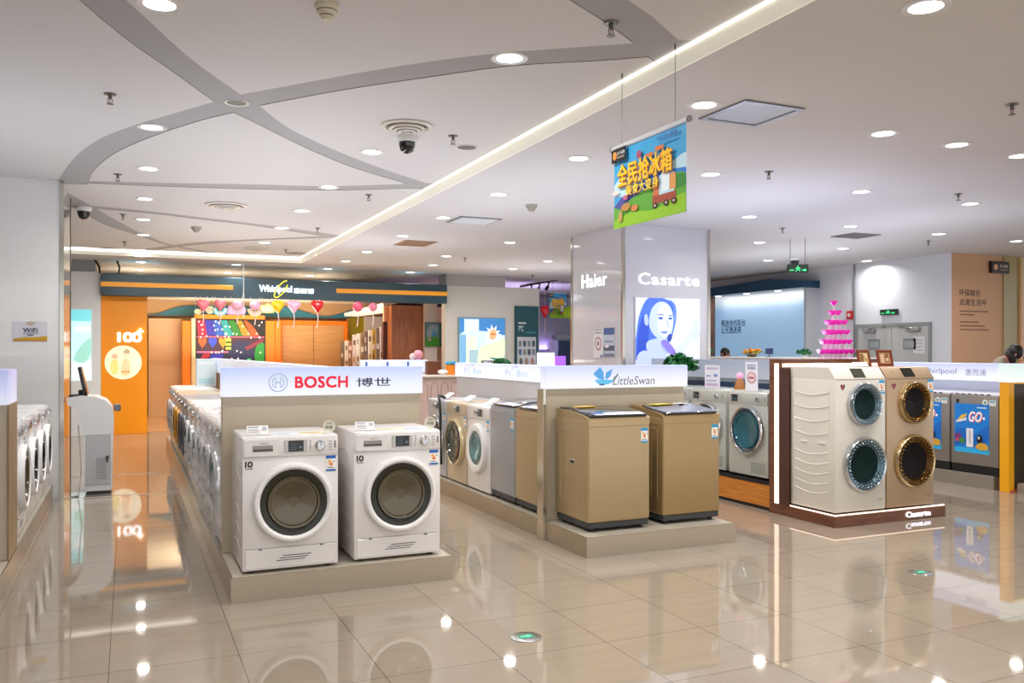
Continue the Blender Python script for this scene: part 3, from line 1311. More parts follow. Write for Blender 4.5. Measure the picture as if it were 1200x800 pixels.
def platform(x0, x1, y0, y1, h, label, material=STEEL, top=None, joints=()):
    t = thing('display_platform', label, 'platform', ((x0 + x1) / 2, (y0 + y1) / 2, 0), 0, 'metal clad platforms')
    cx, cy = (x0 + x1) / 2, (y0 + y1) / 2
    a = MB()
    a.box(x0 - cx, x1 - cx, y0 - cy, y1 - cy, 0, h - .004, material)
    for yy in joints:
        a.box(x0 - cx - .0006, x0 - cx + .003, yy - cy - .0015, yy - cy + .0015, 0, h - .004, mat('#5d5346'))
    obj('base', a, t)
    a = MB()
    a.box(x0 - cx + .012, x1 - cx - .012, y0 - cy + .012, y1 - cy - .012, h - .005, h, top or mat('#b7ae9f', rough=.35))
    obj('deck', a, t)
    return t


def end_panel(x0, x1, y0, y1, zb, z1, z2, label, edge=None, panel=BEIGE, head=None, strength=.8):
    t = thing('display_unit', label, 'panel', ((x0 + x1) / 2, (y0 + y1) / 2, zb), 0, 'end panels with lit headers')
    cx, cy = (x0 + x1) / 2, (y0 + y1) / 2
    a = MB()
    a.box(x0 - cx, x1 - cx, y0 - cy + .02, y1 - cy, 0, z1 - zb, panel, bev=.004, seg=1)
    obj('board', a, t)
    a = MB()
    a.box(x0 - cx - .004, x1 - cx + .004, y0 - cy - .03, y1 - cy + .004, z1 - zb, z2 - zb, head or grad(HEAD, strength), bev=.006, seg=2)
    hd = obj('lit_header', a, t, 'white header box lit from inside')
    if edge:
        a = MB()
        a.box(x0 - cx - .034, x0 - cx - .004, y0 - cy - .02, y1 - cy, -zb, z1 - zb, edge, bev=.003, seg=1)
        obj('edge_post', a, t, 'polished edge post')
    return t, hd, cx, cy


# ---- first island, red lettered header
platform(.572, 2.005, 5.468, 15.2, .16, 'low brushed metal platform under the two white washers with the red lettered header', joints=(7.7, 9.4, 11.2, 13))
PYB = 6.15
t, hd, cx, cy = end_panel(.586, 2.005, PYB, PYB + .09, .16, 1.232, 1.433, 'beige end panel with lit header in red lettering, behind two white washers')
a = MB()
u, v = FX
o = Vector((.586 - cx, PYB - cy - .03, 1.232 - .16))
RED = mat('#d3122c', rough=.4, emit=.35)
a.text('BOSCH', o + u * .671 + v * .094, u, v, .37, .078, RED, bold=.06, lift=.002)
obj('red_lettering', a, hd)
a = MB()
a.text('博世', o + u * 1.048 + v * .088, u, v, .255, .062, mat('#2b2c45', rough=.4), bold=.02, lift=.002)
obj('chinese_lettering', a, hd)
LOGO = mat('#9fadc6', rough=.3, emit=.25)
a = MB()
oc = o + u * .368 + v * .094


def ring_poly(a, o, u, v, r0, r1, material, a0=0., a1=2 * PI, n=36, lift=.002):
    pts = [(r1 * math.cos(a0 + (a1 - a0) * k / n), r1 * math.sin(a0 + (a1 - a0) * k / n)) for k in range(n + 1)]
    pin = [(r0 * math.cos(a0 + (a1 - a0) * k / n), r0 * math.sin(a0 + (a1 - a0) * k / n)) for k in range(n + 1)]
    nn = u.cross(v)
    vs = [o + u * p + v * q + nn * lift for p, q in pts] + [o + u * p + v * q + nn * lift for p, q in pin]
    fs = [[k, k + 1, n + 2 + k, n + 1 + k] for k in range(n)]
    a.raw(vs, fs, material)


ring_poly(a, oc, u, v, .058, .066, LOGO)
ring_poly(a, oc, u, v, .036, .043, LOGO, PI * .62, PI * 1.38)
ring_poly(a, oc, u, v, .036, .043, LOGO, -PI * .38, PI * .38)
for xx in (-.02, .014):
    a.poly(rect(xx, -.04, xx + .006, .04), oc, u, v, LOGO, lift=.0022)
a.poly(rect(-.02, -.005, .02, .005), oc, u, v, LOGO, lift=.0024)
obj('round_emblem', a, hd, 'grey round emblem')

A = front_loader('white front loader with black ten sticker, left one before the red lettered header', maker='BOSCH', group=None)
A.location = (.94, 5.80, .16)
B = dup(A, 'white front loader with black ten sticker, right one before the red lettered header', (1.645, 5.80 + .025, .16))

# things lying on the two washers
def price_card(x, y, z, label, w=.13, h=.075, rz=0., lean=.5):
    t = thing('price_card', label, 'sign', (x, y, z), rz, 'price cards on the machines')
    M = Matrix.Rotation(-lean, 4, 'X')
    a = MB()
    a.box(-w / 2, w / 2, -.003, .003, 0, h, ACRYL, bev=.001, seg=1, M=M)
    a.box(-w / 2, w / 2, 0, .05, 0, .003, ACRYL, bev=.001, seg=1)
    obj('acrylic_stand', a, t)
    a = MB()
    fl = Flat(a, M @ Vector((-w / 2 + .004, -.0034, .004)), (Vector((1, 0, 0)), (M.to_3x3() @ Vector((0, 0, 1)))), w - .008, h - .008, step=.0005)
    fl.p(rect(0, 0, 1, 1), PAPER).p(rect(.05, .78, .55, .9), mat('#8a8fa8'))
    for k in range(4):
        fl.p(rect(.05, .12 + .15 * k, .6 - .08 * (k % 2), .17 + .15 * k), mat('#9a9aa6'))
    fl.p(rect(.7, .45, .92, .85), mat('#b8bac6'))
    obj('printed_card', a, t)
    return t


def leaflet(x, y, z, colr, label, w=.15, d=.1, rz=0.):
    a = MB()
    a.box(-w / 2, w / 2, -d / 2, d / 2, 0, .003, mat(colr, rough=.4))
    a.box(-w * .4, w * .1, -d * .3, -d * .2, .003, .0034, mat('#8f8f8f'))
    a.box(-w * .4, w * .3, 0, d * .08, .003, .0034, mat('#8f8f8f'))
    o = obj('leaflet', a)
    o.location = (x, y, z)
    o.rotation_euler = (0, 0, rz)
    tag(o, label, 'leaflet', 'leaflets on the machines')
    return o


def price_bubble(x, y, z, label):
    t = thing('price_tag', label, 'sign', (x, y, z), 0, 'clear price tags')
    a = MB()
    a.poly(blob([(-.035, .02), (-.04, .06), (0, .085), (.04, .06), (.035, .02), (0, .0)]), (0, 0, 0), FX[0], FX[1], mat('#dcdccb', rough=.15, alpha=.75))
    obj('plate', a, t)
    a = MB()
    a.text('送货', (0, 0, .064), FX[0], FX[1], .035, .014, mat('#4d4d44'), lift=.001)
    a.text('到家', (0, 0, .038), FX[0], FX[1], .05, .02, mat('#4d4d44'), bold=.01, lift=.001)
    obj('lettering', a, t)


ZT = .16 + .854
price_card(.745, 5.57, ZT, 'clear stand with white price card on the left corner of the left front washer', .14, .07)
price_card(1.44, 5.60, ZT, 'clear stand with white price card on the left corner of the right front washer', .14, .07)
leaflet(.92, 5.62, ZT, '#dfe7f6', 'pale blue leaflet lying on the left front washer', .16, .1)
leaflet(1.09, 5.62, ZT, '#ecdca8', 'cream yellow leaflet lying on the left front washer', .16, .1)
leaflet(1.63, 5.66, ZT, '#efe6c4', 'cream leaflet lying on the right front washer', .17, .12)
leaflet(1.80, 5.66, ZT, '#cfdcf2', 'pale blue leaflet lying on the right front washer', .13, .12)
price_bubble(1.19, 5.56, ZT, 'clear round price tag on the right corner of the left front washer')
price_bubble(1.885, 5.58, ZT, 'clear round price tag on the right corner of the right front washer')

# side row of wrapped machines that face the left aisle
PLAIN = front_loader('x', ring=mat('#dfe0e2', rough=.15, metal=.5), glass=TEALG, bowl=TEALB, R=.225, style='none', badge=False, door_z=.43, rg=.9, rb=.75, ribs=False, handle=CHROME)
cov = MB()


def wrap_mesh(seed):
    rnd = random.Random(seed)
    bm = bmesh.new()
    bmesh.ops.create_cube(bm, size=1)
    bmesh.ops.subdivide_edges(bm, edges=bm.edges[:], cuts=9, use_grid_fill=True)
    for vv in bm.verts:
        p = vv.co
        n = Vector((p.x * 2, p.y * 2, p.z * 2))
        q = Vector((p.x * .615, p.y * .66, .42 + p.z * .9))
        wv = math.sin(p.x * 23 + seed) * math.cos(p.z * 17 + seed * 2) + math.sin(p.y * 19 + p.z * 11 + seed)
        for ax in range(3):
            if abs(abs(p[ax]) - .5) < 1e-3:
                q[ax] += math.copysign((.004 if ax == 0 else .014) * (wv * .5 + rnd.uniform(-.7, 1.)), p[ax])
        if q.y < -.3:
            q.y -= .07 * max(0, 1 - ((p.x) ** 2 + (p.z) ** 2) * 6)
        q.z = max(.01, q.z)
        vv.co = q
    bm.verts.index_update()
    vs = [x.co.copy() for x in bm.verts]
    fs = [[x.index for x in f.verts] for f in bm.faces]
    bm.free()
    a = MB()
    a.raw(vs, fs, FILM)
    return a


WRAP = dup(PLAIN, 'x', (0, 0, 0))
for c in list(WRAP.children):
    pass
wo = obj('clear_wrap', wrap_mesh(3), WRAP, 'crinkled clear plastic film', smooth=180)
YELL = front_loader('x', body=CHAMP, ring=mat('#c98b1e', rough=.3, metal=.4), glass=BLACKG, bowl=BLACKG, R=.22, style='none', badge=False, rg=.86, rb=.6, ribs=False)
GRAYM = front_loader('x', body=GREYM, ring=mat('#54575c', rough=.3, metal=.5), glass=BLACKG, bowl=NAVYG, R=.23, style='none', badge=False, rg=.86, rb=.6, ribs=False)
FACE_L, FACE_R = -PI / 2, PI / 2
bside = [WRAP, WRAP, WRAP, PLAIN, PLAIN, PLAIN, GRAYM, GRAYM, YELL, YELL, PLAIN, PLAIN, PLAIN]
names = {id(WRAP): 'white washer wrapped in clear film', id(PLAIN): 'white washer with teal porthole', id(GRAYM): 'grey washer with dark porthole', id(YELL): 'champagne washer with amber ringed door'}
used = set()
place = ['directly behind the beige end panel', 'second behind the beige end panel', 'third behind the beige end panel', 'fourth behind the beige end panel',
         'fifth behind the beige end panel', 'sixth behind the beige end panel', 'seventh behind the beige end panel', 'eighth behind the beige end panel',
         'ninth behind the beige end panel', 'tenth behind the beige end panel', 'third from the far end', 'second from the far end', 'last at the far end']
for i, pr in enumerate(bside):
    lb = '%s facing the left aisle, %s' % (names[id(pr)], place[i])
    loc = (.60 + .29, 6.60 + .63 * i, .16)
    if id(pr) in used:
        dup(pr, lb, loc, FACE_L, 'machines along the left aisle')
    else:
        used.add(id(pr))
        pr.location = loc
        pr.rotation_euler = (0, 0, FACE_L)
        pr['label'] = lb
        pr['group'] = 'machines along the left aisle'

# spine board behind the first island with white lit top
t = thing('display_unit', 'long white spine board running back behind the red lettered end panel', 'panel', (1.3, 10.5, .16))
a = MB()
a.box(-.03, .03, -4.2, 4.4, 0, 1.06, BEIGE)
obj('board', a, t)
a = MB()
a.box(-.05, .05, -4.2, 4.4, 1.06, 1.275, mat('#dde4f6', rough=.3, emit=.25), bev=.004, seg=1)
for k in range(5):
    a.box(-.0505, .0505, -2.4 + k * 1.6, -2.39 + k * 1.6, 1.065, 1.27, mat('#a9b4d6'))
obj('lit_header', a, t)

# ---- island on the left edge
platform(-2.12, -.712, 6.15, 10.1, .16, 'low metal platform under the white washers at the left edge', joints=(7.4, 8.8))
t, hd, cx, cy = end_panel(-2.12, -.725, 6.53, 6.99, .16, 1.19, 1.42, 'beige end panel with bluish lit header at the left edge of the view', strength=.75,
                          head=grad([(0, '#e9ecff'), (.4, '#cfd5fa'), (1, '#9fa6e0')], .7))
a = MB()
a.box(-.725 - cx, -.718 - cx, 6.53 - cy, 6.99 - cy, 0, 1.03, wood('#8d6f4c', '#a58a66', 3), bev=.001, seg=1)
obj('wooden_edge', a, t, 'brown wooden edge strip')
LEFTW = dup(A, 'white washer facing the right, nearest one showing past the left beige panel', (-.74 - .29, 7.42, .16), FACE_R, 'white washers along the left edge')
LW2 = front_loader('x', ring=mat('#f2f3f4', rough=.15, coat=.5), glass=NAVYG, bowl=BLACKG, R=.245, style='none', badge=False, rg=.84, rb=.6, ribs=False, elabel=None, dial_x=.2, disp=-.02)
for k, (y, nm) in enumerate(((8.12, 'second along, dark porthole in a white ring'), (8.82, 'third along'), (9.5, 'last one beside the white pillar'))):
    lb = 'white washer facing right on the left platform, ' + nm
    if k == 0:
        LW2.location = (-.74 - .29, y, .16)
        LW2.rotation_euler = (0, 0, FACE_R)
        LW2['label'] = lb
        LW2['group'] = 'white washers along the left edge'
    else:
        dup(LW2, lb, (-.74 - .29, y, .16), FACE_R, 'white washers along the left edge')

# ---- second island, swan header
platform(3.118, 4.49, 5.602, 10.4, .155, 'low brushed metal platform under the gold top loaders of the swan emblem island', joints=(6.37, 7.6, 8.85))
PYL = 6.30
t, hd, cx, cy = end_panel(3.122, 4.50, PYL, PYL + .09, .155, 1.236, 1.425, 'beige end panel with lit swan emblem header, behind two gold top loaders', edge=mat('#cfc7b8', rough=.14, metal=.9),
                          head=grad([(0, '#fbfbff'), (.3, '#eef0ff'), (1, '#b9c6ee')], .8))
a = MB()
o = Vector((3.15 - cx, PYL - cy - .03, 1.236 - .155))
u, v = FX
GREYT = mat('#77787d', rough=.4)
a.text('LittleSwan', o + u * .795 + v * .06, u, v, .415, .072, GREYT, lift=.002, slant=.18)
obj('grey_lettering', a, hd)
a = MB()
SW1, SW2 = mat('#4f9fe0', rough=.3, emit=.2), mat('#62bdee', rough=.3, emit=.2)
so_ = o + u * .40 + v * .035
fl = Flat(a, so_ - v * .012, FX, .24, .155)
fl.p([(.0, .62), (.28, 1.0), (.42, .7), (.44, .3), (.2, .36)], SW1)
fl.p([(.52, .7), (.78, .88), (.7, .5), (.56, .32), (.48, .4)], SW1)
fl.p(blob([(.08, .3), (.3, .32), (.6, .3), (.82, .26), (.66, .08), (.35, .04), (.16, .12)]), SW2)
fl.p([(.24, .08), (.46, .08), (.44, -.06), (.24, -.06)], mat('#3a6ea8'))
fl.p([(.78, .28), (1.12, .88), (1.16, .84), (.84, .22)], mat('#7d8694'))
obj('bird_emblem', a, hd, 'light blue paper-fold bird')

C1 = top_loader('gold top loading washer with flat black lid, left one before the swan header')
C1.location = (3.48, 6.0, .155)
C2 = top_loader('gold top loading washer with bluish curved lid, right one before the swan header', body=mat('#a68c62', rough=.33, metal=.4, noise=.03), lid='curved')
C2.location = (4.18, 6.03, .155)
leaflet(3.37, 6.10, 1.096, '#e8c44a', 'yellow leaflet on the left gold top loader', .17, .12, .2)
leaflet(4.1, 6.12, 1.096, '#e9cf46', 'yellow leaflet on the right gold top loader', .2, .12, .2)
leaflet(4.33, 6.14, 1.097, '#e6e8ee', 'white paper on the right gold top loader', .12, .1, .3)

C3 = dup(C1, 'gold top loading washer in the side row, right behind the polished edge post', (3.165 + .27, 6.72, .155), FACE_L, None)
C4 = top_loader('silver grey top loading washer in the side row between gold one and white porthole one', body=GREYM)
C4.location = (3.165 + .27, 7.292, .155)
C4.rotation_euler = (0, 0, FACE_L)
RF1 = front_loader('white washer with thick white door ring, in the row left of the swan header', ring=WHITE2, glass=mat('#4c6d70', rough=.1, coat=.6), bowl=mat('#6f9496', rough=.15, metal=.3, coat=.5), R=.245, style='none', badge=False, rg=.68, rb=.5,
                   disp=.06, dial_x=-.02, drawer=False, elabel=CYANL)
RF1.location = (3.165 + .29, 7.885, .155)
RF1.rotation_euler = (0, 0, FACE_L)
DGREEN = mat('#1f2f2a', rough=.06, coat=.8)
RF2 = front_loader('champagne washer with big dark green door glass, in the row left of the swan header', body=CHAMP, ring=mat('#d9c7a0', rough=.2, metal=.5), glass=DGREEN, bowl=DGREEN, R=.25, style='none', badge=False, rg=.93, rb=.7,
                   disp=.06, dial_x=-.02, drawer=False, elabel=CYANL)
RF2.location = (3.165 + .29, 8.505, .155)
RF2.rotation_euler = (0, 0, FACE_L)
RF3 = front_loader('silver washer with dark door and black hose, farthest visible in the swan island row', body=mat('#bfc3c8', rough=.3, metal=.3), ring=CHROME, glass=DGREEN, bowl=BLACKG, R=.25, style='none', badge=False, rg=.9, rb=.7,
                   disp=.06, dial_x=-.02, drawer=False, elabel=CYANL)
RF3.location = (3.165 + .29, 9.14, .155)
RF3.rotation_euler = (0, 0, FACE_L)
a = MB()
a.tube([(.2, -.31, .15), (.26, -.34, .4), (.27, -.34, .7), (.2, -.33, .86), (.1, -.3, .9), (.02, -.2, .87)], .016, RUBBER, 8)
obj('drain_hose', a, RF3, 'black hose')
for k, y in enumerate((7.86, 8.49, 9.14)):
    price_card(3.26, y, .155 + .862, 'white price card on top of the %s in the swan island row' % ('white porthole washer', 'champagne washer', 'silver hose washer')[k], .2, .11, FACE_L, 1.0)
t = thing('display_unit', 'grey spine board with white lit blue lettered headers, left of the swan header', 'panel', (3.8, 8.27, .155))
a = MB()
a.box(-.02, .06, -1.87, 1.87, 0, 1.08, mat('#c0bfc2', rough=.35))
obj('board', a, t)
for k, y in enumerate((1.25, 0, -1.25)):
    a = MB()
    a.box(-.045, .06, y - .622, y + .622, 1.08, 1.25, grad([(0, '#f7f8ff'), (.5, '#f2f5ff'), (1, '#cdd8f6')], .85), bev=.004, seg=1)
    hd = obj('lit_header', a, t)
    a = MB()
    o = Vector((-.045, y, 1.165))
    LB = mat('#8fb4e2', rough=.4, emit=.3)
    a.text('Fi', o + Vector((0, .22, -.005)), LX[0], LX[1], .13, .065, LB, lift=.002)
    a.text('Boo', o + Vector((0, -.14, -.005)), LX[0], LX[1], .26, .07, LB, lift=.002)
    ring_poly(a, o + Vector((0, .05, .0)), LX[0], LX[1], .062, .07, LB, PI * .55, PI * 1.45, 16)
    a.poly([(-.02, .058), (.0, .075), (.03, .06)], o, LX[0], LX[1], mat('#5a86c8'), lift=.002)
    obj('blue_lettering', a, hd)

# ---- third island: tall twin drum washers in a brown lit frame, silver washers along its side
BROWN = wood('#5e3522', '#774930', 4, (1, 1, 10))
BROWND = mat('#4a2a1e', rough=.4)
LITE = mat('#ffe6cf', rough=.4, emit=1.1)
CX0, CX1 = 5.63, 7.0
t = thing('display_stand', 'brown framed display with lit edges holding the two tall twin drum washers', 'display stand', (CX0, 5.68, 0))
a = MB()
a.box(0, CX1 - CX0, 0, .84, 0, .1, BROWN, bev=.003, seg=1)
pf = obj('base', a, t)
a = MB()
a.box(.012, CX1 - CX0 - .012, .004, .016, .1, .112, LITE)
a.box(.004, .016, .004, .62, .1, .112, LITE)
a.box(.03, CX1 - CX0 - .012, .03, .66, .099, .108, BROWND)
obj('edge_light', a, pf, 'warm glowing edge')
a = MB()
GLOW = mat('#f4f4ff', rough=.4, emit=1.0)
a.text('Casarte', (1.005, 0, .052), FX[0], FX[1], .31, .05, GLOW, depth=.012, bold=.02, lift=.001)
obj('glowing_lettering', a, pf, 'white glowing letters')
a = MB()
a.box(0, CX1 - CX0, .66, .84, .1, 1.47, BROWN, bev=.003, seg=1)
fr = obj('back_frame', a, t)
a = MB()
a.box(-.003, .0, .705, .765, .1, 1.43, LITE)
a.box(.0, CX1 - CX0, .655, .66, 1.395, 1.43, LITE)
obj('edge_light', a, fr, 'warm glowing edge')
a = MB()
a.box(-.002, .0, .56, .70, .1, 1.385, BROWND)
a.box(.0, CX1 - CX0, .60, .655, .1, 1.385, BROWND)
obj('dark_lining', a, fr)
SILB = mat('#566d79', rough=.15, metal=.8)
CRYS = mat('#a3bac6', rough=.06, metal=.8)
D1 = twin_drum('tall white washer with two portholes in silver studded rings, in the brown lit frame', mat('#d8d4ca', rough=.28, coat=.2, noise=.015), mat('#c9cdd2', rough=.12, metal=.9), (SILB, CRYS), mat('#3f4238', rough=.12, coat=.4),
               mat('#06211f', rough=.08, spec=.08))
D1.location = (5.95, 5.975, .109)
D2 = twin_drum('tall gold washer with two portholes in bronze studded rings, in the brown lit frame', mat('#b79d80', rough=.32, metal=.3, noise=.02), mat('#cdb68a', rough=.15, metal=.9), (mat('#4d3518', rough=.15, metal=.85), mat('#9c7840', rough=.08, metal=.9)),
               mat('#14150f', rough=.08, coat=.6), mat('#100705', rough=.08, spec=.08))
D2.location = (6.565, 5.975, .109)

# pyramid of pink stemmed glasses on the frame top
PINK = mat('#d31fa6', rough=.15, emit=.28)
CLEAR = mat('#f3d3ee', rough=.08, alpha=.8)
gm = MB()
gm.lathe([(.026, 0), (.026, .003), (.005, .006), (.0045, .048)], (0, 0, 0), UP, CLEAR, 12, cap0=True)
gm.lathe([(.0045, .048), (.02, .058), (.034, .08), (.037, .0945), (.0, .092)], (0, 0, 0), UP, PINK, 14)
gl0 = obj('stemmed_glass', gm)
tag(gl0, 'pink filled stemmed glass in the tall pyramid on the brown frame', 'glass', 'pink glasses of the pyramid')
first = True
gc = at_y(977, 430, 6.43)
for tier, n in enumerate((7, 6, 5, 4, 2, 1)):
    s = .061
    rows_ = min(n, 3)
    for r in range(rows_):
        for q in range(max(1, n - r)):
            x = gc.x + (q - (n - r - 1) / 2) * s
            y = 6.43 + (r - (rows_ - 1) / 2) * .05
            z = 1.4705 + tier * .0955
            if first:
                gl0.location = (x, y, z)
                first = False
            else:
                g2 = gl0.copy()
                COL.objects.link(g2)
                g2.location = (x, y, z)


def photo_frame(x, y, z, rz, label, cols):
    t = thing('photo_frame', label, 'picture frame', (x, y, z), rz, 'wooden photo frames')
    M = Matrix.Rotation(-.22, 4, 'X')
    w, h, b = .185, .165, .028
    WD = wood('#6b2f17', '#84401f', 5)
    a = MB()
    a.box(-w / 2, w / 2, 0, .018, 0, b, WD, bev=.003, seg=1, M=M)
    a.box(-w / 2, w / 2, 0, .018, h - b, h, WD, bev=.003, seg=1, M=M)
    a.box(-w / 2, -w / 2 + b, 0, .018, b, h - b, WD, bev=.003, seg=1, M=M)
    a.box(w / 2 - b, w / 2, 0, .018, b, h - b, WD, bev=.003, seg=1, M=M)
    a.tube([(0, .018, h * .6), (0, .08, .003)], .004, WD, 6)
    obj('frame', a, t)
    a = MB()
    fl = Flat(a, M @ Vector((-w / 2 + b, .008, b)), (Vector((1, 0, 0)), M.to_3x3() @ Vector((0, 0, 1))), w - 2 * b, h - 2 * b, step=.0006)
    fl.p(rect(0, 0, 1, 1), cols[0]).p(rect(.12, .1, .42, .85), cols[1]).p(rect(.55, .15, .85, .9), cols[2]).p(rect(.6, .25, .8, .5), cols[3])
    obj('picture', a, t)


q = at_y(1015, 430, 6.18)
photo_frame(q.x, 6.18, 1.40, .12, 'left wooden photo frame standing on the tall white washer', ('#c9a56e', '#7b5a34', '#e2cfa4', '#94733f'))
q = at_y(1039, 430, 6.16)
photo_frame(q.x, 6.16, 1.40, -.1, 'right wooden photo frame standing on the tall gold washer', ('#b8906a', '#d9b89a', '#8a5a3c', '#e3c8a8'))
price_card(6.27, 5.99, 1.399, 'white card lying tilted before the wooden photo frames', .15, .07, -.3, .9)
price_card(5.83, 6.02, 1.399, 'small white card on top of the tall white washer', .15, .07, .2, 1.0)

# silver washers on a wooden plinth, facing the middle aisle
t = thing('wooden_plinth', 'orange brown wooden plinth under the silver teal porthole washers', 'platform', (5.65, 6.53, 0))
a = MB()
a.box(0, .9, 0, 3.02, .035, .25, wood('#b46a22', '#cf8532', 3, (1, 1, 14)), bev=.002, seg=1)
obj('front_board', a, t)
a = MB()
a.box(.02, .88, 0, 3.0, 0, .036, BLACK)
a.box(-.004, .9, 0, 3.02, .25, .288, BLACK)
obj('black_edge', a, t)
HS = front_loader('silver washer with teal porthole and bottom louvre, beside the brown lit frame', body=mat('#bfc2ba', rough=.28, metal=.3, noise=.02), ring=CHROME, glass=TEALG, bowl=TEALB, R=.245, style='louvre', badge=False, rg=.88, rb=.72, elabel=None, dial_x=.17, disp=-.19, drawer=False,
                  door_z=.47)
HS.location = (5.66 + .29, 6.87, .288)
HS.rotation_euler = (0, 0, FACE_L)
HS2 = dup(HS, 'silver washer partly hidden behind the right gold top loader', (5.66 + .29, 7.52, .288), FACE_L)
HS4 = dup(HS, 'silver washer carrying the green plant, far along the wooden plinth', (5.66 + .29, 8.82, .288), FACE_L)
HS3 = dup(HS, 'silver washer of the far row, mostly hidden behind the swan header', (5.66 + .29, 8.17, .288), FACE_L)
t = thing('display_unit', 'white spine board with lit header behind the silver teal porthole washers', 'panel', (6.30, 8.2, .288))
a = MB()
a.box(0, .06, -1.66, 1.33, .0, .84, mat('#dfe1e6', rough=.3))
a.box(-.004, 0, -1.66, 1.33, .84, .91, mat('#1d3a5c', rough=.3))
a.box(-.004, 0, -1.66, 1.33, .91, .95, mat('#9aa2ad', rough=.3))
a.box(0, .06, -1.66, 1.33, .84, .95, mat('#dfe1e6', rough=.3))
obj('board', a, t)
a = MB()
a.box(-.03, .06, -1.66, 1.33, .95, 1.165, grad([(0, '#dbe4f6'), (1, '#b4c6ea')], .36), bev=.004, seg=1)
hd = obj('lit_header', a, t)
a = MB()
a.text('Haier', (-.03, -1.36, 1.06), LX[0], LX[1], .5, .13, mat('#ffffff', emit=1.2), depth=.012, bold=.03, lift=.001)
obj('glowing_lettering', a, hd, 'white glowing letters')


def standee(x, y, z, w, h, label, kind):
    t = thing('promotion_card', label, 'sign', (x, y, z), FACE_L, 'upright promotion cards')
    a = MB()
    a.box(-w / 2, w / 2, 0, .004, 0, h, ACRYL)
    a.box(-w / 2, w / 2, 0, .06, 0, .004, ACRYL)
    obj('acrylic_stand', a, t)
    a = MB()
    fl = Flat(a, (-w / 2 + .004, -.001, .004), FX, w - .008, h - .008)
    fl.p(rect(0, 0, 1, 1), '#e9e9f4')
    if kind:
        fl.p(ell(.5, .45, .36, .2), '#c98a92').p(ell(.5, .45, .28, .15), '#ecd8dc').p(rect(.2, .75, .8, .82), '#9aa6c9').p(rect(.15, .85, .85, .92), '#b6bdd8').p(rect(.3, .42, .7, .48), '#b04c5c')
    else:
        fl.p(rect(.1, .8, .9, .9), '#c0b4d6').p(rect(.12, .5, .4, .56), '#7f93b8').p(rect(.6, .5, .85, .62), '#6f8fc0').p(rect(.1, .1, .9, .22), '#c9b3cf').p(rect(.1, .3, .8, .36), '#a9b5cc')
    obj('printed_card', a, t)


standee(5.76, 6.93, 1.142, .20, .30, 'upright white card with a red round print on the near silver washer', 1)
standee(5.76, 7.57, 1.142, .27, .26, 'upright pale violet card on the farther silver washer', 0)
leaflet(5.78, 7.38, 1.142, '#f2f2f6', 'white paper at the edge of the farther silver washer', .16, .1, .3)
leaflet(5.80, 6.70, 1.142, '#eef1f6', 'white paper on the near silver washer', .14, .1, .3)
t = thing('cone_ornament', 'small amber cone ornament with pink top on the farther silver washer', 'ornament', (5.95, 7.35, 1.142))  # ornament, not a lamp; its pink top has a weak glow
a = MB()
a.lathe([(.06, 0), (.05, .06), (.03, .1), (.02, .12)], (0, 0, 0), UP, mat('#a8692c', rough=.4), 16, cap0=True)
obj('cone', a, t)
a = MB()
a.sphere((0, 0, .14), .04, mat('#f1a9c8', rough=.4, emit=.2), 12)
obj('pink_top', a, t)

# ---- fourth island: dark grey washers with blue posters, yellow portal
platform(8.79, 10.2, 6.52, 9.6, .15, 'grey platform under the dark grey poster washers at right', material=mat('#9b958a', rough=.3, metal=.4))
t = thing('display_arch', 'yellow edged portal with white lit header at the right edge', 'display stand', (8.79, 6.34, 0))
YEL = mat('#e8a20c', rough=.35, emit=.12)
for x in (0, 1.32):
    a = MB()
    a.box(x, x + .09, 0, .11, 0, 1.205, YEL, bev=.003, seg=1)
    obj('post', a, t, 'yellow post')
a = MB()
a.box(.09, 1.32, .02, .11, 1.185, 1.205, YEL)
obj('beam', a, t)
a = MB()
a.box(.09, 1.32, .06, .11, .15, 1.185, mat('#4d4637', rough=.5))
obj('back_board', a, t)
a = MB()
a.box(.02, 1.4, -.012, .1, .0, .02, mat('#c05a3a', rough=.4))
obj('red_strip', a, t, 'red strip on the floor')
a = MB()
a.box(-.02, 1.43, -.03, .11, 1.205, 1.405, grad([(0, '#fbfffa'), (1, '#d5efe6')], .8), bev=.004, seg=1)
hd = obj('lit_header', a, t)
a = MB()
a.text('Whirlpool', (.62, -.03, 1.30), FX[0], FX[1], .5, .08, mat('#b9c6d2'), lift=.002)
obj('pale_lettering', a, hd)
t = thing('display_unit', 'white spine board with pale violet lit header above the dark grey poster washers', 'panel', (8.86, 8.0, .15))
a = MB()
a.box(.5, .56, -1.45, 1.5, 0, 1.06, mat('#cfd2e2', rough=.3))
obj('board', a, t)
a = MB()
a.box(-.02, .56, -1.48, 1.6, 1.06, 1.255, grad([(0, '#f6f7ff'), (.4, '#e9ecff'), (1, '#b9c2f0')], .85), bev=.004, seg=1)
hd = obj('lit_header', a, t)
a = MB()
a.text('Whirlpool', (-.02, -.72, 1.155), LX[0], LX[1], .5, .085, mat('#7f87b4'), lift=.002)
a.text('惠而浦', (-.02, -1.22, 1.155), LX[0], LX[1], .26, .075, mat('#7f87b4'), lift=.002)
obj('pale_lettering', a, hd)
DGREY = mat('#8b857c', rough=.35, metal=.4, noise=.03)


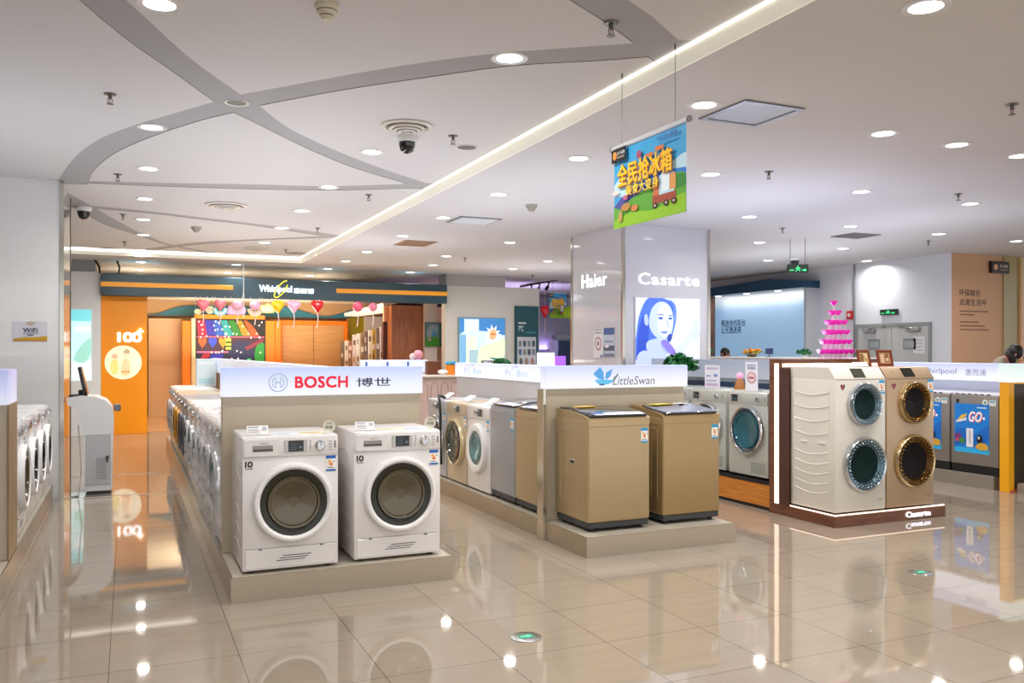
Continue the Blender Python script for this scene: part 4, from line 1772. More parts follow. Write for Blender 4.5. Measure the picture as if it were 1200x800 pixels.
def poster_washer(label, group=None):
    t = thing('washing_machine', label, 'washing machine', group=group)
    w, d, h = .6, .56, .89
    y = -d / 2
    a = MB()
    a.box(-w / 2, w / 2, y, d / 2, .1, h, DGREY, bev=.01, seg=2)
    obj('body', a, t)
    a = MB()
    a.box(-w / 2 + .004, w / 2 - .004, y + .01, d / 2 - .01, 0.002, .1, BLACK)
    obj('plinth', a, t)
    a = MB()
    a.box(-w / 2 + .005, w / 2 - .005, y + .02, d / 2 - .02, h, h + .03, mat('#e4e3ea', rough=.25), bev=.008, seg=2)
    fl = Flat(a, (-w / 2 + .02, y + .019, h + .006), FX, .5, .02)
    for k in range(6):
        fl.p(rect(.06 + .16 * k, .2, .14 + .16 * k, .8), INK)
    obj('top_panel', a, t, 'white top panel with small controls')
    a = MB()
    fl = Flat(a, (-.25, y - .0005, .235), FX, .44, .56, rough=.25)
    fl.p(rect(0, 0, 1, 1), mat('#1279cf', rough=.25, emit=.12)).p(rect(0, 0, 1, .1), mat('#2aa9dd', rough=.25, emit=.12)).p(blob([(0, .1), (.3, .22), (.7, .12), (1, .3), (1, .6), (.6, .4), (.2, .5), (0, .4)]), mat('#0f64bb', rough=.25, emit=.12))
    fl.t('GO', .6, .735, .36, .2, '#e8362f', bold=.06, slant=.2)
    fl.t('GO', .585, .745, .36, .2, '#ffffff', bold=.04, slant=.2)
    fl.p([(.08, .64), (.34, .74), (.38, .8), (.2, .76)], '#f0c63a').p([(.05, .6), (.36, .66), (.36, .72), (.06, .65)], '#e9ece8')
    fl.p(ell(.86, .72, .035, .028), '#ffffff').p(rect(.66, .92, .94, .945), '#c9e4f5')
    fl.p(rect(.36, .12, .56, .5), '#eef0f2').p(rect(.44, .18, .49, .46), '#b9c2c8').p(ell(.74, .3, .085, .085), '#15171c').p(ell(.72, .32, .03, .03), '#e8e8e8')
    fl.p(blob([(.62, .13), (.75, .22), (.95, .2), (.98, .1), (.8, .08)]), '#d9a63a').p(ell(.12, .32, .1, .07), '#7d3c7a').p(ell(.24, .24, .09, .06), '#3e8a4c').p(ell(.1, .25, .05, .04), '#d24a56')
    obj('blue_poster', a, t, 'blue printed poster with large GO')
    a = MB()
    fl = Flat(a, (.1, y - .0005, h - .12), FX, .18, .09)
    fl.p(ell(.22, .55, .2, .38), '#e8ebe6').p(ell(.22, .55, .1, .18), '#7c9c94').p(rect(.5, .15, .96, .85), '#e3e7e4').p(rect(.55, .55, .9, .75), '#56a6bd')
    obj('stickers', a, t)
    a = MB()
    a.box(-.23, -.19, y - .003, y, h - .09, h - .045, BLACKG, bev=.003, seg=1)
    obj('badge', a, t)
    return t


G1 = poster_washer('dark grey washer with blue GO poster beside the yellow post')
G1.location = (8.80 + .28, 6.77, .15)
G1.rotation_euler = (0, 0, FACE_L)
dup(G1, 'dark grey washer with blue GO poster half hidden by the tall gold washer', (8.80 + .28, 7.39, .15), FACE_L)
dup(G1, 'dark grey poster washer farther back, hidden behind the tall gold washer', (8.80 + .28, 8.01, .15), FACE_L)
G4 = top_loader('dark grey top loading washer inside the yellow portal at the right edge', body=mat('#77736c', rough=.35, metal=.4), lid='flat', elabel=None, h=.9)
G4.location = (9.42, 6.20, .0)
platform(8.90, 10.1, 5.9, 6.32, .1, 'low step under the washer in the yellow portal', material=mat('#9a8f84', rough=.35))
G4.location = (9.44, 6.12, .1)
# ------------------------------------------------------------------ the far shop with the dark blue fascia
FYY = 17.3
fx0, fx1 = at_y(118, 332, FYY).x, at_y(524, 345, FYY).x
fz0, fz1 = at_y(118, 345.5, FYY).z, at_y(118, 320, FYY).z
TEALD = mat('#1f4350', rough=.35, noise=.12, nscale=1.2)
t = thing('shop_fascia', 'long dark blue fascia with glowing white lettering and orange stripes over the far shop', 'shop sign', (fx0, FYY, fz0), 0)
FW, FH = fx1 - fx0, fz1 - fz0
a = MB()
a.box(0, FW, 0, .35, 0, FH, TEALD, bev=.004, seg=1)
obj('board', a, t)
for x0, x1 in ((0, at_y(273, 336, FYY).x - fx0), (at_y(394, 340, FYY).x - fx0, FW)):
    a = MB()
    a.box(x0, x1, -.03, .0, FH * .40, FH * .62, mat('#e79a1c', rough=.4, emit=.25), bev=.003, seg=1)
    obj('orange_stripe', a, t)
gx = at_y(336, 340, FYY).x - fx0
a = MB()
WGL = mat('#f4fbff', rough=.4, emit=1.2)
wl_ = at_y(323, 338, FYY).x - fx0
a.text('Whirlpool', (wl_, 0, FH * .47), FX[0], FX[1], at_y(342, 338, FYY).x - at_y(304, 338, FYY).x, FH * .42, WGL, depth=.02, bold=.03, lift=.001)
cl_ = at_y(356, 340, FYY).x - fx0
a.text('惠而浦', (cl_, 0, FH * .45), FX[0], FX[1], at_y(368, 338, FYY).x - at_y(345, 338, FYY).x, FH * .24, WGL, depth=.02, bold=.04, lift=.001)
obj('glowing_lettering', a, t, 'white glowing letters')
a = MB()
pts = []
for k in range(25):
    an = 2 * PI * k / 24
    pts.append((wl_ + .1 + .2 * math.cos(an) * math.cos(.95) - .07 * math.sin(an) * math.sin(.95), -.03, FH * .5 + .2 * math.cos(an) * math.sin(.95) + .07 * math.sin(an) * math.cos(.95)))
a.tube(pts[:22], .012, mat('#e8e23a', rough=.4, emit=.9), 6)
obj('yellow_swirl', a, t, 'yellow ring around the letters')

ocx1 = at_y(172.5, 420, 17.62).x
ORG = mat('#e88c00', rough=.45, emit=.16, noise=.02)  # emission brightens the orange paint, the column is no lamp
t = thing('orange_column', 'broad orange column with glowing 100+ and round lit picture', 'column', ((fx0 + ocx1) / 2, 17.82, 0))
cw = (ocx1 - fx0) / 2
a = MB()
a.box(-cw, cw, -.2, .3, 0, fz0 - .002, ORG, bev=.004, seg=1)
obj('shaft', a, t)
a = MB()
p = at_y(152, 395, 17.62)
a.text('100', (p.x - (fx0 + ocx1) / 2, -.2, p.z), FX[0], FX[1], .40, .17, mat('#ffffff', emit=1.3), depth=.01, bold=.08, lift=.001, space=.86)
p = at_y(164.5, 388, 17.62)
a.text('+', (p.x - (fx0 + ocx1) / 2, -.2, p.z), FX[0], FX[1], .11, .11, mat('#ffffff', emit=1.6), depth=.02, bold=.03, lift=.001)
obj('glowing_lettering', a, t, 'glowing white 100+')
a = MB()
p = at_y(144.5, 424.5, 17.62)
R = (at_y(166, 424, 17.62).x - at_y(122.5, 424, 17.62).x) / 2
fl = Flat(a, (p.x - (fx0 + ocx1) / 2 - R, -.2, p.z - R), FX, 2 * R, 2 * R, step=.003, emit=.5)
fl.p(ell(.5, .5, .5, .5, 48), '#f6e3c0').p(blob([(.2, .15), (.35, .2), (.36, .5), (.25, .6), (.16, .45)]), '#e9d27e').p(ell(.27, .68, .09, .07), '#d3b08c')
fl.p(blob([(.45, .15), (.66, .14), (.68, .45), (.58, .62), (.47, .5)]), '#f0c89a').p(ell(.57, .76, .1, .1), '#efcfae').p(blob([(.5, .8), (.58, .9), (.68, .84), (.64, .76)]), '#b8a284').p(rect(.45, .2, .68, .25), '#d99a5e')
fl.p(blob([(.75, .2), (.9, .4), (.85, .7), (.76, .6)]), '#efe0c4')
obj('round_picture', a, t, 'round lit cream picture')

# white board left of the orange column
bx0, bx1 = at_y(60, 340, 17.5).x, at_y(118, 340, 17.5).x
bz = at_y(100, 318, 17.5).z
t = thing('display_board', 'tall white board with lit cyan poster left of the orange column', 'board', ((bx0 + bx1) / 2, 17.5, 0))
hw = (bx1 - bx0) / 2
a = MB()
a.box(-hw, hw, 0, .25, 0, bz, mat('#eceded', rough=.4), bev=.004, seg=1)
obj('board', a, t)
a = MB()
p0, p1 = at_y(78, 446, 17.5), at_y(107, 363, 17.5)
fl = Flat(a, (p0.x - (bx0 + bx1) / 2, 0, p0.z), FX, p1.x - p0.x, p1.z - p0.z, step=.003, emit=.6)
fl.p(rect(0, 0, 1, 1), '#c9f0f2').p(rect(0, .84, 1, 1), '#7fdce6').p(rect(0, 0, 1, .28), '#e4f2f4').p(blob([(.3, .3), (.7, .25), (1, .4), (1, .6), (.6, .5)]), '#9fd8c8').p(rect(.35, .7, .9, .76), '#ffffff')
obj('lit_poster', a, t, 'cyan lit poster')
b2 = MB()
b2.box(bx0, at_y(112, 310, 17.6).x, 17.6, 18.2, bz + .001, H2 - .001, mat('#a7a7a8', rough=.6))
struct('trim_6', b2)

# inside the shop
SY = 22.5
sx0, sx1 = 0.4, 10.2
q = MB()
q.box(fx0 - .2, MX0 + .0, 17.9, SY, 0.0, .006, wood('#b58a62', '#c9a27a', 3, (1, 10, 1), rough=.2))
struct('floor', q)
q = MB()
sz = at_y(280, 354.5, SY).z
q.box(-6, 12, SY, SY + .15, 0, sz, mat('#c9a173', rough=.5, noise=.02))
struct('wall_shop_back', q)
q = MB()
q.box(fx0, MX0, 17.66, SY, sz, sz + .05, mat('#d8c8ae', rough=.6))
struct('ceiling', q)
# wavy teal band along the shop wall
a = MB()
zb0, zb1 = at_y(250, 369.5, SY).z, at_y(250, 358, SY).z
wx0, wx1 = at_y(173, 370, SY).x, at_y(412, 375, SY).x
top = smooth_line([(at_y(u_, v_, SY).x, at_y(u_, v_, SY).z) for u_, v_ in ((173, 368.6), (188, 366.5), (204, 361), (222, 358), (262, 358), (300, 359), (335, 359.5), (356, 365), (375, 370), (390, 369.5), (412, 363))], 5)
a.prism([(wx0, zb0 - .02)] + top + [(wx1, zb0 - .02)], (0, SY - .05, 0), FX[0], FX[1], .045, mat('#2f7f96', rough=.4))
a.prism([(wx0, zb0 - .06), (wx1, zb0 - .06), (wx1, zb0 - .021), (wx0, zb0 - .021)], (0, SY - .06, 0), FX[0], FX[1], .055, mat('#6a4a2a'))
o = obj('wave_band', a)
tag(o, 'teal wave shaped band along the top of the far shop wall', 'wall decoration')


def far_box(name, label, cat, u0, u1, v0, v1, y, th, material, zb=None):
    a = MB()
    x0, x1 = at_y(u0, v0, y).x, at_y(u1, v0, y).x
    um = (u0 + u1) / 2
    z1 = at_y(um, v0, y).z
    z0 = at_y(um, v1, y).z if zb is None else zb
    c = ((x0 + x1) / 2, y, z0)
    a.box(x0 - c[0], x1 - c[0], 0, th, 0, z1 - z0, material, bev=.003, seg=1)
    o = obj(name, a, loc=c)
    tag(o, label, cat)
    return o


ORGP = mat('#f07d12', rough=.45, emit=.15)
far_box('wall_panel', 'tan wall panel between the broad orange column and the narrow orange post', 'panel', 174, 213, 373, 470, 22.3, .1, mat('#e0bb92', rough=.45), zb=0.)
far_box('orange_post', 'narrow orange post left of the colourful light display', 'column', 213.5, 223.5, 376, 470, 21.95, .25, ORGP, zb=0.006)
far_box('orange_post', 'orange post right of the colourful light display', 'column', 311.3, 322, 376, 470, 21.95, .25, ORGP, zb=0.006)
far_box('orange_post', 'second orange post, beside the tan double door', 'column', 322.5, 329, 376, 470, 21.95, .25, ORGP, zb=0.006)
# colourful light display
yd = 21.95
p0, p1 = at_y(229, 470, yd), at_y(311, 374, yd)
t = thing('light_display', 'colourful dark display with hearts and rows of small lights between orange posts', 'display', ((p0.x + p1.x) / 2, yd, .006))
w, z0, z1 = p1.x - p0.x, .006, p1.z
a = MB()
a.box(-w / 2, w / 2, 0, .12, 0, z1 - z0, mat('#0b0a12', rough=.4))
obj('backing', a, t)
a = MB()
zm = (at_y(270, 440, yd).z - z0) / (z1 - z0)
fl = Flat(a, (-w / 2 + .03, 0, 0), FX, w - .06, z1 - z0, step=.002, emit=.3)
Y = lambda q: zm + (1 - zm) * q
for k, c in enumerate(('#b5123c', '#27249c', '#1d4fa8', '#1c8c8c', '#17701f', '#8f7a1a', '#c0491a')):
    fl.p([(.02 + .13 * k, Y(.70)), (.15 + .13 * k, Y(.70)), (.11 + .11 * k, Y(.97)), (.0 + .115 * k, Y(.97))], c)
fl.p([(.72, Y(.98)), (1, Y(.98)), (1, Y(.72))], '#0b0a12')
fl.p(rect(0, Y(.44), 1, Y(.69)), '#3a1430').p(rect(0, Y(.67), 1, Y(.69)), '#e05a78')
for k, c in enumerate(('#c2571e', '#2a45d0', '#d08a1e')):
    fl.p(heart(.08 + .15 * k, Y(.57), .13, (1 - zm) * .2), c)
fl.p(rect(0, Y(.40), .5, Y(.43)), '#c06aa0')
fl.p(rect(0, 0, 1, Y(.40)), '#14122e').p([(0, Y(0)), (.22, Y(.38)), (.4, Y(.38)), (.2, Y(0))], '#2422b0').p([(0, Y(.2)), (.1, Y(.4)), (.2, Y(.4)), (.05, Y(0)), (0, Y(0))], '#a01238')
fl.p(ell(.66, Y(.42), .2, .11), '#121c4e').p(ell(.95, Y(.35), .1, .14), '#178a2c').p([(.7, Y(.5)), (.98, Y(.66)), (.98, Y(.6)), (.74, Y(.44))], '#7a1c3a').p(rect(.42, Y(.46), .5, Y(.65)), '#d8f04a').p(rect(.42, Y(.5), .5, Y(.53)), '#223b12').p(rect(.42, Y(.57), .5, Y(.6)), '#223b12')
fl.p(rect(.74, Y(.25), .8, Y(.3)), '#46d08c')
rnd = random.Random(4)
for k in range(46):
    xx, yy = rnd.uniform(.02, .98), rnd.choice([.94, .87, .80, .74, .68, .42, .3, .2])
    fl.p(ell(xx, Y(yy + rnd.uniform(-.015, .015)), .009, .009, 8), mat('#fff4ea', emit=1.6))
obj('lit_picture', a, t)
a = MB()
a.box(-w / 2 - .09, -w / 2, -.03, .1, 0, z1 - z0, mat('#e9d9b4', rough=.4))
obj('cream_edge', a, t)
far_box('orange_beam', 'orange beam over the colourful light display', 'beam', 228.2, 310.5, 369, 373.6, 21.9, .2, ORGP)

# tan double door
d0, d1 = at_y(331, 440, 22.2), at_y(404, 381, 22.2)
t = thing('double_door', 'tan double door with round pulls at the back of the far shop', 'door', ((d0.x + d1.x) / 2, 22.2, .006))
wd = (d1.x - d0.x) / 2
DOORM = wood('#d0a068', '#dcae76', 3, (1, 1, 6))
a = MB()
a.box(-wd - .08, wd + .08, .05, .2, d1.z - .006, d1.z + .1, ORGP)
a.box(-wd - .08, -wd, .05, .2, 0, d1.z, ORGP)
a.box(wd, wd + .08, .05, .2, 0, d1.z, ORGP)
obj('door_frame', a, t)
for s in (-1, 1):
    a = MB()
    a.box(min(0, s * wd) + .005, max(0, s * wd) - .005, .08, .14, 0, d1.z - .01, DOORM, bev=.004, seg=1)
    lf = obj('door_leaf', a, t)
    a = MB()
    pts = [(s * .12 + .06 * math.cos(2 * PI * k / 16), .05, 1.05 + .13 * math.sin(2 * PI * k / 16)) for k in range(17)]
    a.tube(pts, .015, BLACK, 6)
    obj('door_pull', a, lf)

far_box('olive_panel', 'olive yellow wall panel above the colour sample boards', 'panel', 408, 429, 372, 400, 22.35, .12, mat('#9a8a14', rough=.5))
far_box('olive_panel', 'narrow orange yellow panel right of the double door', 'panel', 406.5, 409, 374, 440, 22.3, .12, mat('#d8921c', rough=.5), zb=.006)
wp = MB()
px0, px1 = at_y(428, 400, 22.2).x, at_y(462, 400, 22.2).x
wp.box(px0, px1, 22.2, 22.4, 0.006, at_y(440, 371, 22.2).z, mat('#ddd3c3', rough=.5))
o = obj('wall_panel', wp)
tag(o, 'cream wall panel behind the colour sample boards', 'panel')
# sloped white soffit
sf = MB()
P = [at_y(404, 370.5, 21.5), at_y(450, 358.5, 19.5), at_y(450, 366.5, 19.5), at_y(420, 370.8, 21.5)]
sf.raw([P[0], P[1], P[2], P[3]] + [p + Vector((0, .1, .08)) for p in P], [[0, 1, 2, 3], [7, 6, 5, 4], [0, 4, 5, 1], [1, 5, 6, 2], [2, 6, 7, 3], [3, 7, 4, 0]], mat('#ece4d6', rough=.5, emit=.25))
o = obj('sloping_soffit', sf)
tag(o, 'cream sloping ceiling soffit behind the fascia, right part', 'soffit')

# fan of colour sample boards
cols = ['#8c7a64', '#efe9e2', '#a37a58', '#ecd9e0', '#f6f2ee', '#a58a70', '#7c6a66', '#f3f0ec', '#c9a24e', '#8d7f7c', '#efe3ea', '#93663f']
for k in range(11):
    u = 399.5 + 4.6 * k
    yb = 21.6 - .2 * k
    vt = 399 if k < 3 else (392 - 1.3 * (k - 3))
    zt = at_y(u, vt, yb).z
    x0, x1 = at_y(u, 400, yb).x, at_y(u + 4.2, 400, yb).x
    a = MB()
    a.box(0, x1 - x0, 0, .03, 0, zt - .006, mat(cols[k], rough=.45), bev=.002, seg=1)
    fl = Flat(a, (0, 0, 0), FX, x1 - x0, zt - .006, step=.0015)
    rnd = random.Random(k)
    for j in range(5):
        yy = .45 + .105 * j
        fl.p(rect(.12, yy, .12 + rnd.uniform(.3, .7), yy + .06), cols[(k * 3 + j * 5 + 1) % 12])
    o = obj('sample_board', a, loc=(x0, yb, .006))
    tag(o, 'narrow upright colour sample board, %s of the fan from the left' % (['first', 'second', 'third', 'fourth', 'fifth', 'sixth', 'seventh', 'eighth', 'ninth', 'tenth', 'eleventh'][k]), 'sample board', 'colour sample boards')

t = thing('wooden_column', 'wide reddish wooden column right of the colour sample boards', 'column', (at_y(478, 400, 18.6).x, 18.6, .006))
hw = (at_y(497, 400, 18.6).x - at_y(459, 400, 18.6).x) / 2
zt = at_y(478, 358, 18.6).z
a = MB()
a.box(-hw, hw, 0, .5, 0, zt, wood('#7c4526', '#a8653c', 3, (8, 8, .5)), bev=.004, seg=1)
obj('shaft', a, t)
x0_ = at_y(450, 400, 18.9).x - at_y(478, 400, 18.6).x
a = MB()
a.box(x0_, -hw - .005, .3, .4, at_y(455, 377, 18.9).z, zt, mat('#e2a988', rough=.5), bev=.002, seg=1)
obj('pink_panel', a, t)
a = MB()
a.box(x0_, -hw - .005, .35, .45, 0, at_y(455, 377, 18.9).z, mat('#4a1c10', rough=.5))
obj('dark_recess', a, t)
wp = MB()
wp.box(at_y(497.5, 400, 18.5).x, MX0 + .12, 18.45, 18.6, .006, w1, mat('#ded3cb', rough=.5))
struct('wall_shop_right', wp)
# picture on that wall
t = thing('wall_picture', 'green and blue picture on the wall right of the wooden column', 'picture', (at_y(508, 392, 18.4).x, 18.40, at_y(508, 406, 18.4).z))
hw = (at_y(517.5, 400, 18.4).x - at_y(498.5, 400, 18.4).x) / 2
hh = at_y(508, 377.5, 18.4).z - at_y(508, 406, 18.4).z
a = MB()
a.box(-hw, hw, 0, .05, 0, hh, mat('#1f4a44', rough=.4), bev=.004, seg=1)
obj('frame', a, t)
a = MB()
fl = Flat(a, (-hw, 0, 0), FX, 2 * hw * .86, hh, step=.002)
fl.p(rect(.02, .03, 1, .97), '#5f7d84').p(blob([(.02, .03), (1, .03), (1, .3), (.5, .45), (.02, .3)]), '#3f8a2a').p(blob([(.2, .4), (.7, .5), (.9, .8), (.5, .9), (.15, .7)]), '#8aa0a8').p(ell(.6, .55, .12, .15), '#4a8fc0').p(ell(.3, .3, .1, .08), '#c08a9a')
obj('canvas', a, t)

# ------------------------------------------------------------------ balloons and paper shapes under the fascia
BY = 17.21


def balloon(u, v, w_px, h_px, colr, kind, label, string=18, hang=None):
    p = at_y(u, v, BY)
    s = (at_y(u + 1, v, BY).x - at_y(u, v, BY).x)
    t = thing('balloon', label, 'balloon', p, 0, 'balloons under the dark blue fascia')
    a = MB()
    mm = mat(colr, rough=.25, coat=.4, emit=.08)
    w, h = w_px * s, h_px * s
    if kind == 'round':
        a.sphere((0, 0, 0), 1, mm, 20, (w / 2, w / 2, h / 2))
    else:
        pts = blob([(0, -.5 * h), (.24 * w, -.22 * h), (.46 * w, .12 * h), (.43 * w, .38 * h), (.2 * w, .5 * h), (0, .48 * h), (-.2 * w, .5 * h), (-.43 * w, .4 * h), (-.46 * w, .12 * h), (-.24 * w, -.22 * h)], 4)
        n = len(pts)
        rings = [(1, 0), (.97, .3), (.85, .7), (.6, .95), (.25, 1.05)]
        vs, fs = [], []
        for sgn in (-1, 1):
            b = len(vs)
            for q, d in rings:
                for x, z in pts:
                    vs.append((x * q, sgn * d * w * .28, z * q))
            vs.append((0, sgn * w * .3, 0))
            for r in range(len(rings) - 1):
                for k in range(n):
                    k2 = (k + 1) % n
                    f = [b + r * n + k, b + r * n + k2, b + (r + 1) * n + k2, b + (r + 1) * n + k]
                    fs.append(f if sgn > 0 else f[::-1])
            for k in range(n):
                f = [b + 4 * n + k, b + 4 * n + (k + 1) % n, b + 5 * n]
                fs.append(f if sgn > 0 else f[::-1])
        a.raw(vs, fs, mm)
    obj('skin', a, t, smooth=80)
    if string:
        a = MB()
        a.tube([(0, 0, -h * .45), (.01, 0, -h * .45 - string * s * .5), (-.008, 0, -h * .45 - string * s)], .01, mat('#f3d6d8', rough=.5), 6)
        obj('stick', a, t)
    if hang is not None:
        a = MB()
        a.tube([(0, 0, h * .4), (0, 0, hang - p.z)], .004, mat('#d9d9d9', rough=.5), 5)
        obj('thread', a, t)
    return t


for q in ((238, 358, 16, 15, '#ee7685', 'heart', 'coral heart balloon, leftmost under the fascia'), (258, 357.5, 14, 14, '#ee7886', 'heart', 'coral heart balloon over the cyan paper arc'),
          (278, 357, 13, 12, '#f4bcd4', 'round', 'pink round balloon over the pink paper cloud'), (299, 357.5, 13, 13, '#f6bcd3', 'round', 'pink round balloon over the yellow paper arch'),
          (326, 359.5, 15, 16, '#f0c814', 'heart', 'yellow heart balloon beside the pale yellow paper cloud'), (344.5, 359.5, 16, 15, '#f6b6d6', 'heart', 'pink heart balloon right of the yellow one'),
          (372, 359, 15, 15, '#e0101c', 'heart', 'red heart balloon under the fascia'), (419, 359, 12, 12, '#e65c7c', 'round', 'coral round balloon near the sloping soffit'),
          (437, 359.5, 10, 10, '#ee86a6', 'round', 'pink round balloon, rightmost under the fascia')):
    balloon(*q)


def paper(name, pts_list, u, v, s_px, label):
    y = BY + .075
    p = at_y(u, v, y)
    s = (at_y(u + 1, v, y).x - at_y(u, v, y).x)
    a = MB()
    for k, (pts, c) in enumerate(pts_list):
        a.prism([(x * s_px * s, z * s_px * s) for x, z in pts], (0, -.008 * k, 0), FX[0], FX[1], .006, mat(c, rough=.6, emit=.1))
    for x in (-.6, .6):
        a.tube([(x * s_px * s, .003, -.1 * s_px * s), (x * s_px * s, .003, fz0 + .03 - p.z)], .004, mat('#d9d9d9', rough=.5), 5)
    o = obj(name, a, loc=p)
    tag(o, label, 'decoration', 'paper shapes under the dark blue fascia')


def arch(r0, r1):
    return [(r1 * math.cos(PI + PI * k / 14), r1 * math.sin(PI + PI * k / 14)) for k in range(15)] + [(r0 * math.cos(2 * PI - PI * k / 14), r0 * math.sin(2 * PI - PI * k / 14)) for k in range(15)]


cloud = blob([(-1, 0), (-.8, .5), (-.3, .6), (.1, .8), (.6, .55), (1, .3), (.95, -.3), (.4, -.45), (-.3, -.45), (-.9, -.4)])
paper('paper_petal', [(ell(0, 0, 1, .75), '#d8ecc0'), (ell(0, 0, .6, .45), '#f2f0a8')], 232, 365, 4.5, 'pale green paper petal left below the first coral balloon')
paper('paper_petal', [(ell(0, 0, 1, .95), '#d8ecc0'), (ell(0, 0, .6, .6), '#f2d0a8')], 246, 363, 5.2, 'pale green paper petal right of the first coral balloon')
paper('paper_arc', [(arch(.4, 1.0), '#7fdde4'), (arch(.62, .82), '#e8fafa')], 258, 361, 9.5, 'cyan and white paper rainbow arc')
paper('paper_cloud', [(cloud, '#f2b4dc'), ([(x * .75, z * .7) for x, z in cloud], '#f7cfe6')], 277, 364, 11, 'pink paper cloud under the pink round balloon')
paper('paper_arch', [(arch(.35, 1.0), '#f2e89a'), (arch(.55, .8), '#f8c8d8')], 299, 362, 9, 'yellow and pink paper arch')
paper('paper_cloud', [([(x, z) for x, z in cloud], '#f4f09a'), ([(x * .7, z * .7) for x, z in cloud], '#fbf9d8')], 313, 362.5, 9.5, 'pale yellow paper cloud')

# white cord hanging before the fascia
p0, p1 = at_y(285.5, 313, 17.1), at_y(285.5, 372, 17.1)
a = MB()
a.tube([Vector((0, 0, H2 - p1.z)), Vector((0, 0, 0))], .012, mat('#e3e6e8', rough=.5), 6)
o = obj('banner_string', a, loc=p1)
tag(o, 'thin white cord hanging from the ceiling before the fascia lettering', 'cord')
for (u0, v0_, u1, v1_, lb) in ((137, 303, 139, 322, 'dark bent suspension rod above the left end of the fascia'), (111, 304, 117, 320, 'dark suspension rod by the white board')):
    a = MB()
    y = 17.45
    b0, b1 = at_y(u0, v0_, y), at_y(u1, v1_, y)
    b0.z = H2 + .008
    a.tube([b0 - b0, (b1 - b0) * .5 + Vector((.03, 0, 0)), b1 - b0], .02, BLACK, 6)
    o = obj('suspension_rod', a, loc=b0)
    tag(o, lb, 'rod')

# ------------------------------------------------------------------ posters on the middle wall
def wall_poster(name, u0, v0_, u1, v1_, y, label, cat='poster', th=.05, edge='#3a4a55'):
    p0, p1 = at_y(u0, v1_, y), at_y(u1, v1_, y)
    z1 = at_y((u0 + u1) / 2, v0_, y).z
    t = thing(name, label, cat, ((p0.x + p1.x) / 2, y, p0.z))
    w, h = p1.x - p0.x, z1 - p0.z
    a = MB()
    a.box(-w / 2 - .015, w / 2 + .015, 0, th, -.015, h + .015, mat(edge, rough=.4), bev=.003, seg=1)
    obj('frame', a, t)
    a = MB()
    return t, a, w, h, Vector((-w / 2, 0, 0))


MYW = MY + .06 - .055
t, a, w, h, o = wall_poster('wall_poster', 538.5, 373, 591.5, 470, MYW, 'large lit blue and cream poster with a white splash on the middle wall', edge='#7aa0b4')
fl = Flat(a, o, FX, w, h, step=.003, emit=.45)
hb = .42
fl.p(rect(0, 0, 1, 1), '#dfe9e4').p(rect(0, .8, 1, 1), '#3f86c8').p(rect(.1, .83, .42, .99), '#d8ecf4').p(blob([(0, .8), (.4, .85), (1, .78), (1, .5), (.6, .42), (0, .5)]), '#cfe8ec')
fl.p(rect(0, 0, .14, .8), '#7db4dc').p(rect(.14, .42, .36, .78), '#eef2d8').p(rect(.2, hb, .4, hb + .2), '#a8c8d4').p(blob([(.4, .45), (.7, .5), (1, .55), (1, .75), (.7, .7), (.45, .65)]), '#e6efd0')
star = []
for k in range(18):
    r = (.2 if k % 2 else .1)
    star.append((.72 + r * math.cos(k * PI / 9) * .9, .81 + r * math.sin(k * PI / 9) * .62))
fl.p(star, '#fbfbf6').p(blob([(.64, .77), (.72, .74), (.8, .78), (.78, .86), (.68, .86)]), '#f0b98a').p(rect(.66, .8, .78, .82), '#d9803a')
fl.p([(.62, .53), (1, .5), (1, .46), (.8, .48)], '#2f6f7a').p([(.3, 0), (1, 0), (1, .5), (.5, .5)], '#f1f6ee')
obj('lit_print', a, t)
t, a, w, h, o = wall_poster('tall_poster', 604.5, 359.5, 630.5, 470, MYW, 'tall dark teal poster with a grid of small pictures on the middle wall', edge='#12444e')
fl = Flat(a, o, FX, w, h, step=.002)
fl.p(rect(0, 0, 1, 1), '#124e58').p(rect(.06, .32, .9, .68), '#c8ccd0')
fl.t('7℃', .22, .77, .22, .06, '#d8e4e6', bold=.02).p(rect(.1, .82, .45, .835), '#d8e4e6').p(rect(.42, .72, .9, .735), '#3f8a92')
for r in range(3):
    for c in range(4):
        if r < 2:
            fl.p(rect(.12 + .2 * c, .58 - .09 * r, .24 + .2 * c, .64 - .09 * r), ('#7c8288', '#3a4a58')[(r + c) % 2] if not (r == 1 and c == 0) else '#3a6a9a')
for c in range(3):
    fl.p(blob([(.2 + .26 * c, .34), (.14 + .26 * c, .42), (.2 + .26 * c, .46), (.28 + .26 * c, .42)]), ('#5a5a5a', '#8a7a6a', '#b07a70')[c])
obj('print', a, t)
# small white maker plate before the large poster
p = at_y(572, 428, 15.5)
a = MB()
a.box(-.14, .3, 0, .03, -.06, .1, mat('#8d9196', rough=.4))
a.text('Haier', (.02, 0, .03), FX[0], FX[1], .2, .09, mat('#ffffff', emit=.8), bold=.04, lift=.002)
o = obj('lettered_plate', a, loc=p)
t = None
tag(o, 'grey plate with white lettering on a header edge before the large blue poster', 'sign')
pp = MB()
pp.box(-.3, .45, .0, .1, -(p.z), -.0605, mat('#cfd2d6', rough=.4))
o2 = obj('display_unit', pp, loc=p)
tag(o2, 'low grey panel under the white lettered plate, before the middle wall', 'panel')

# second copy of the promotional banner, far away, with balloons
by = MY + .9


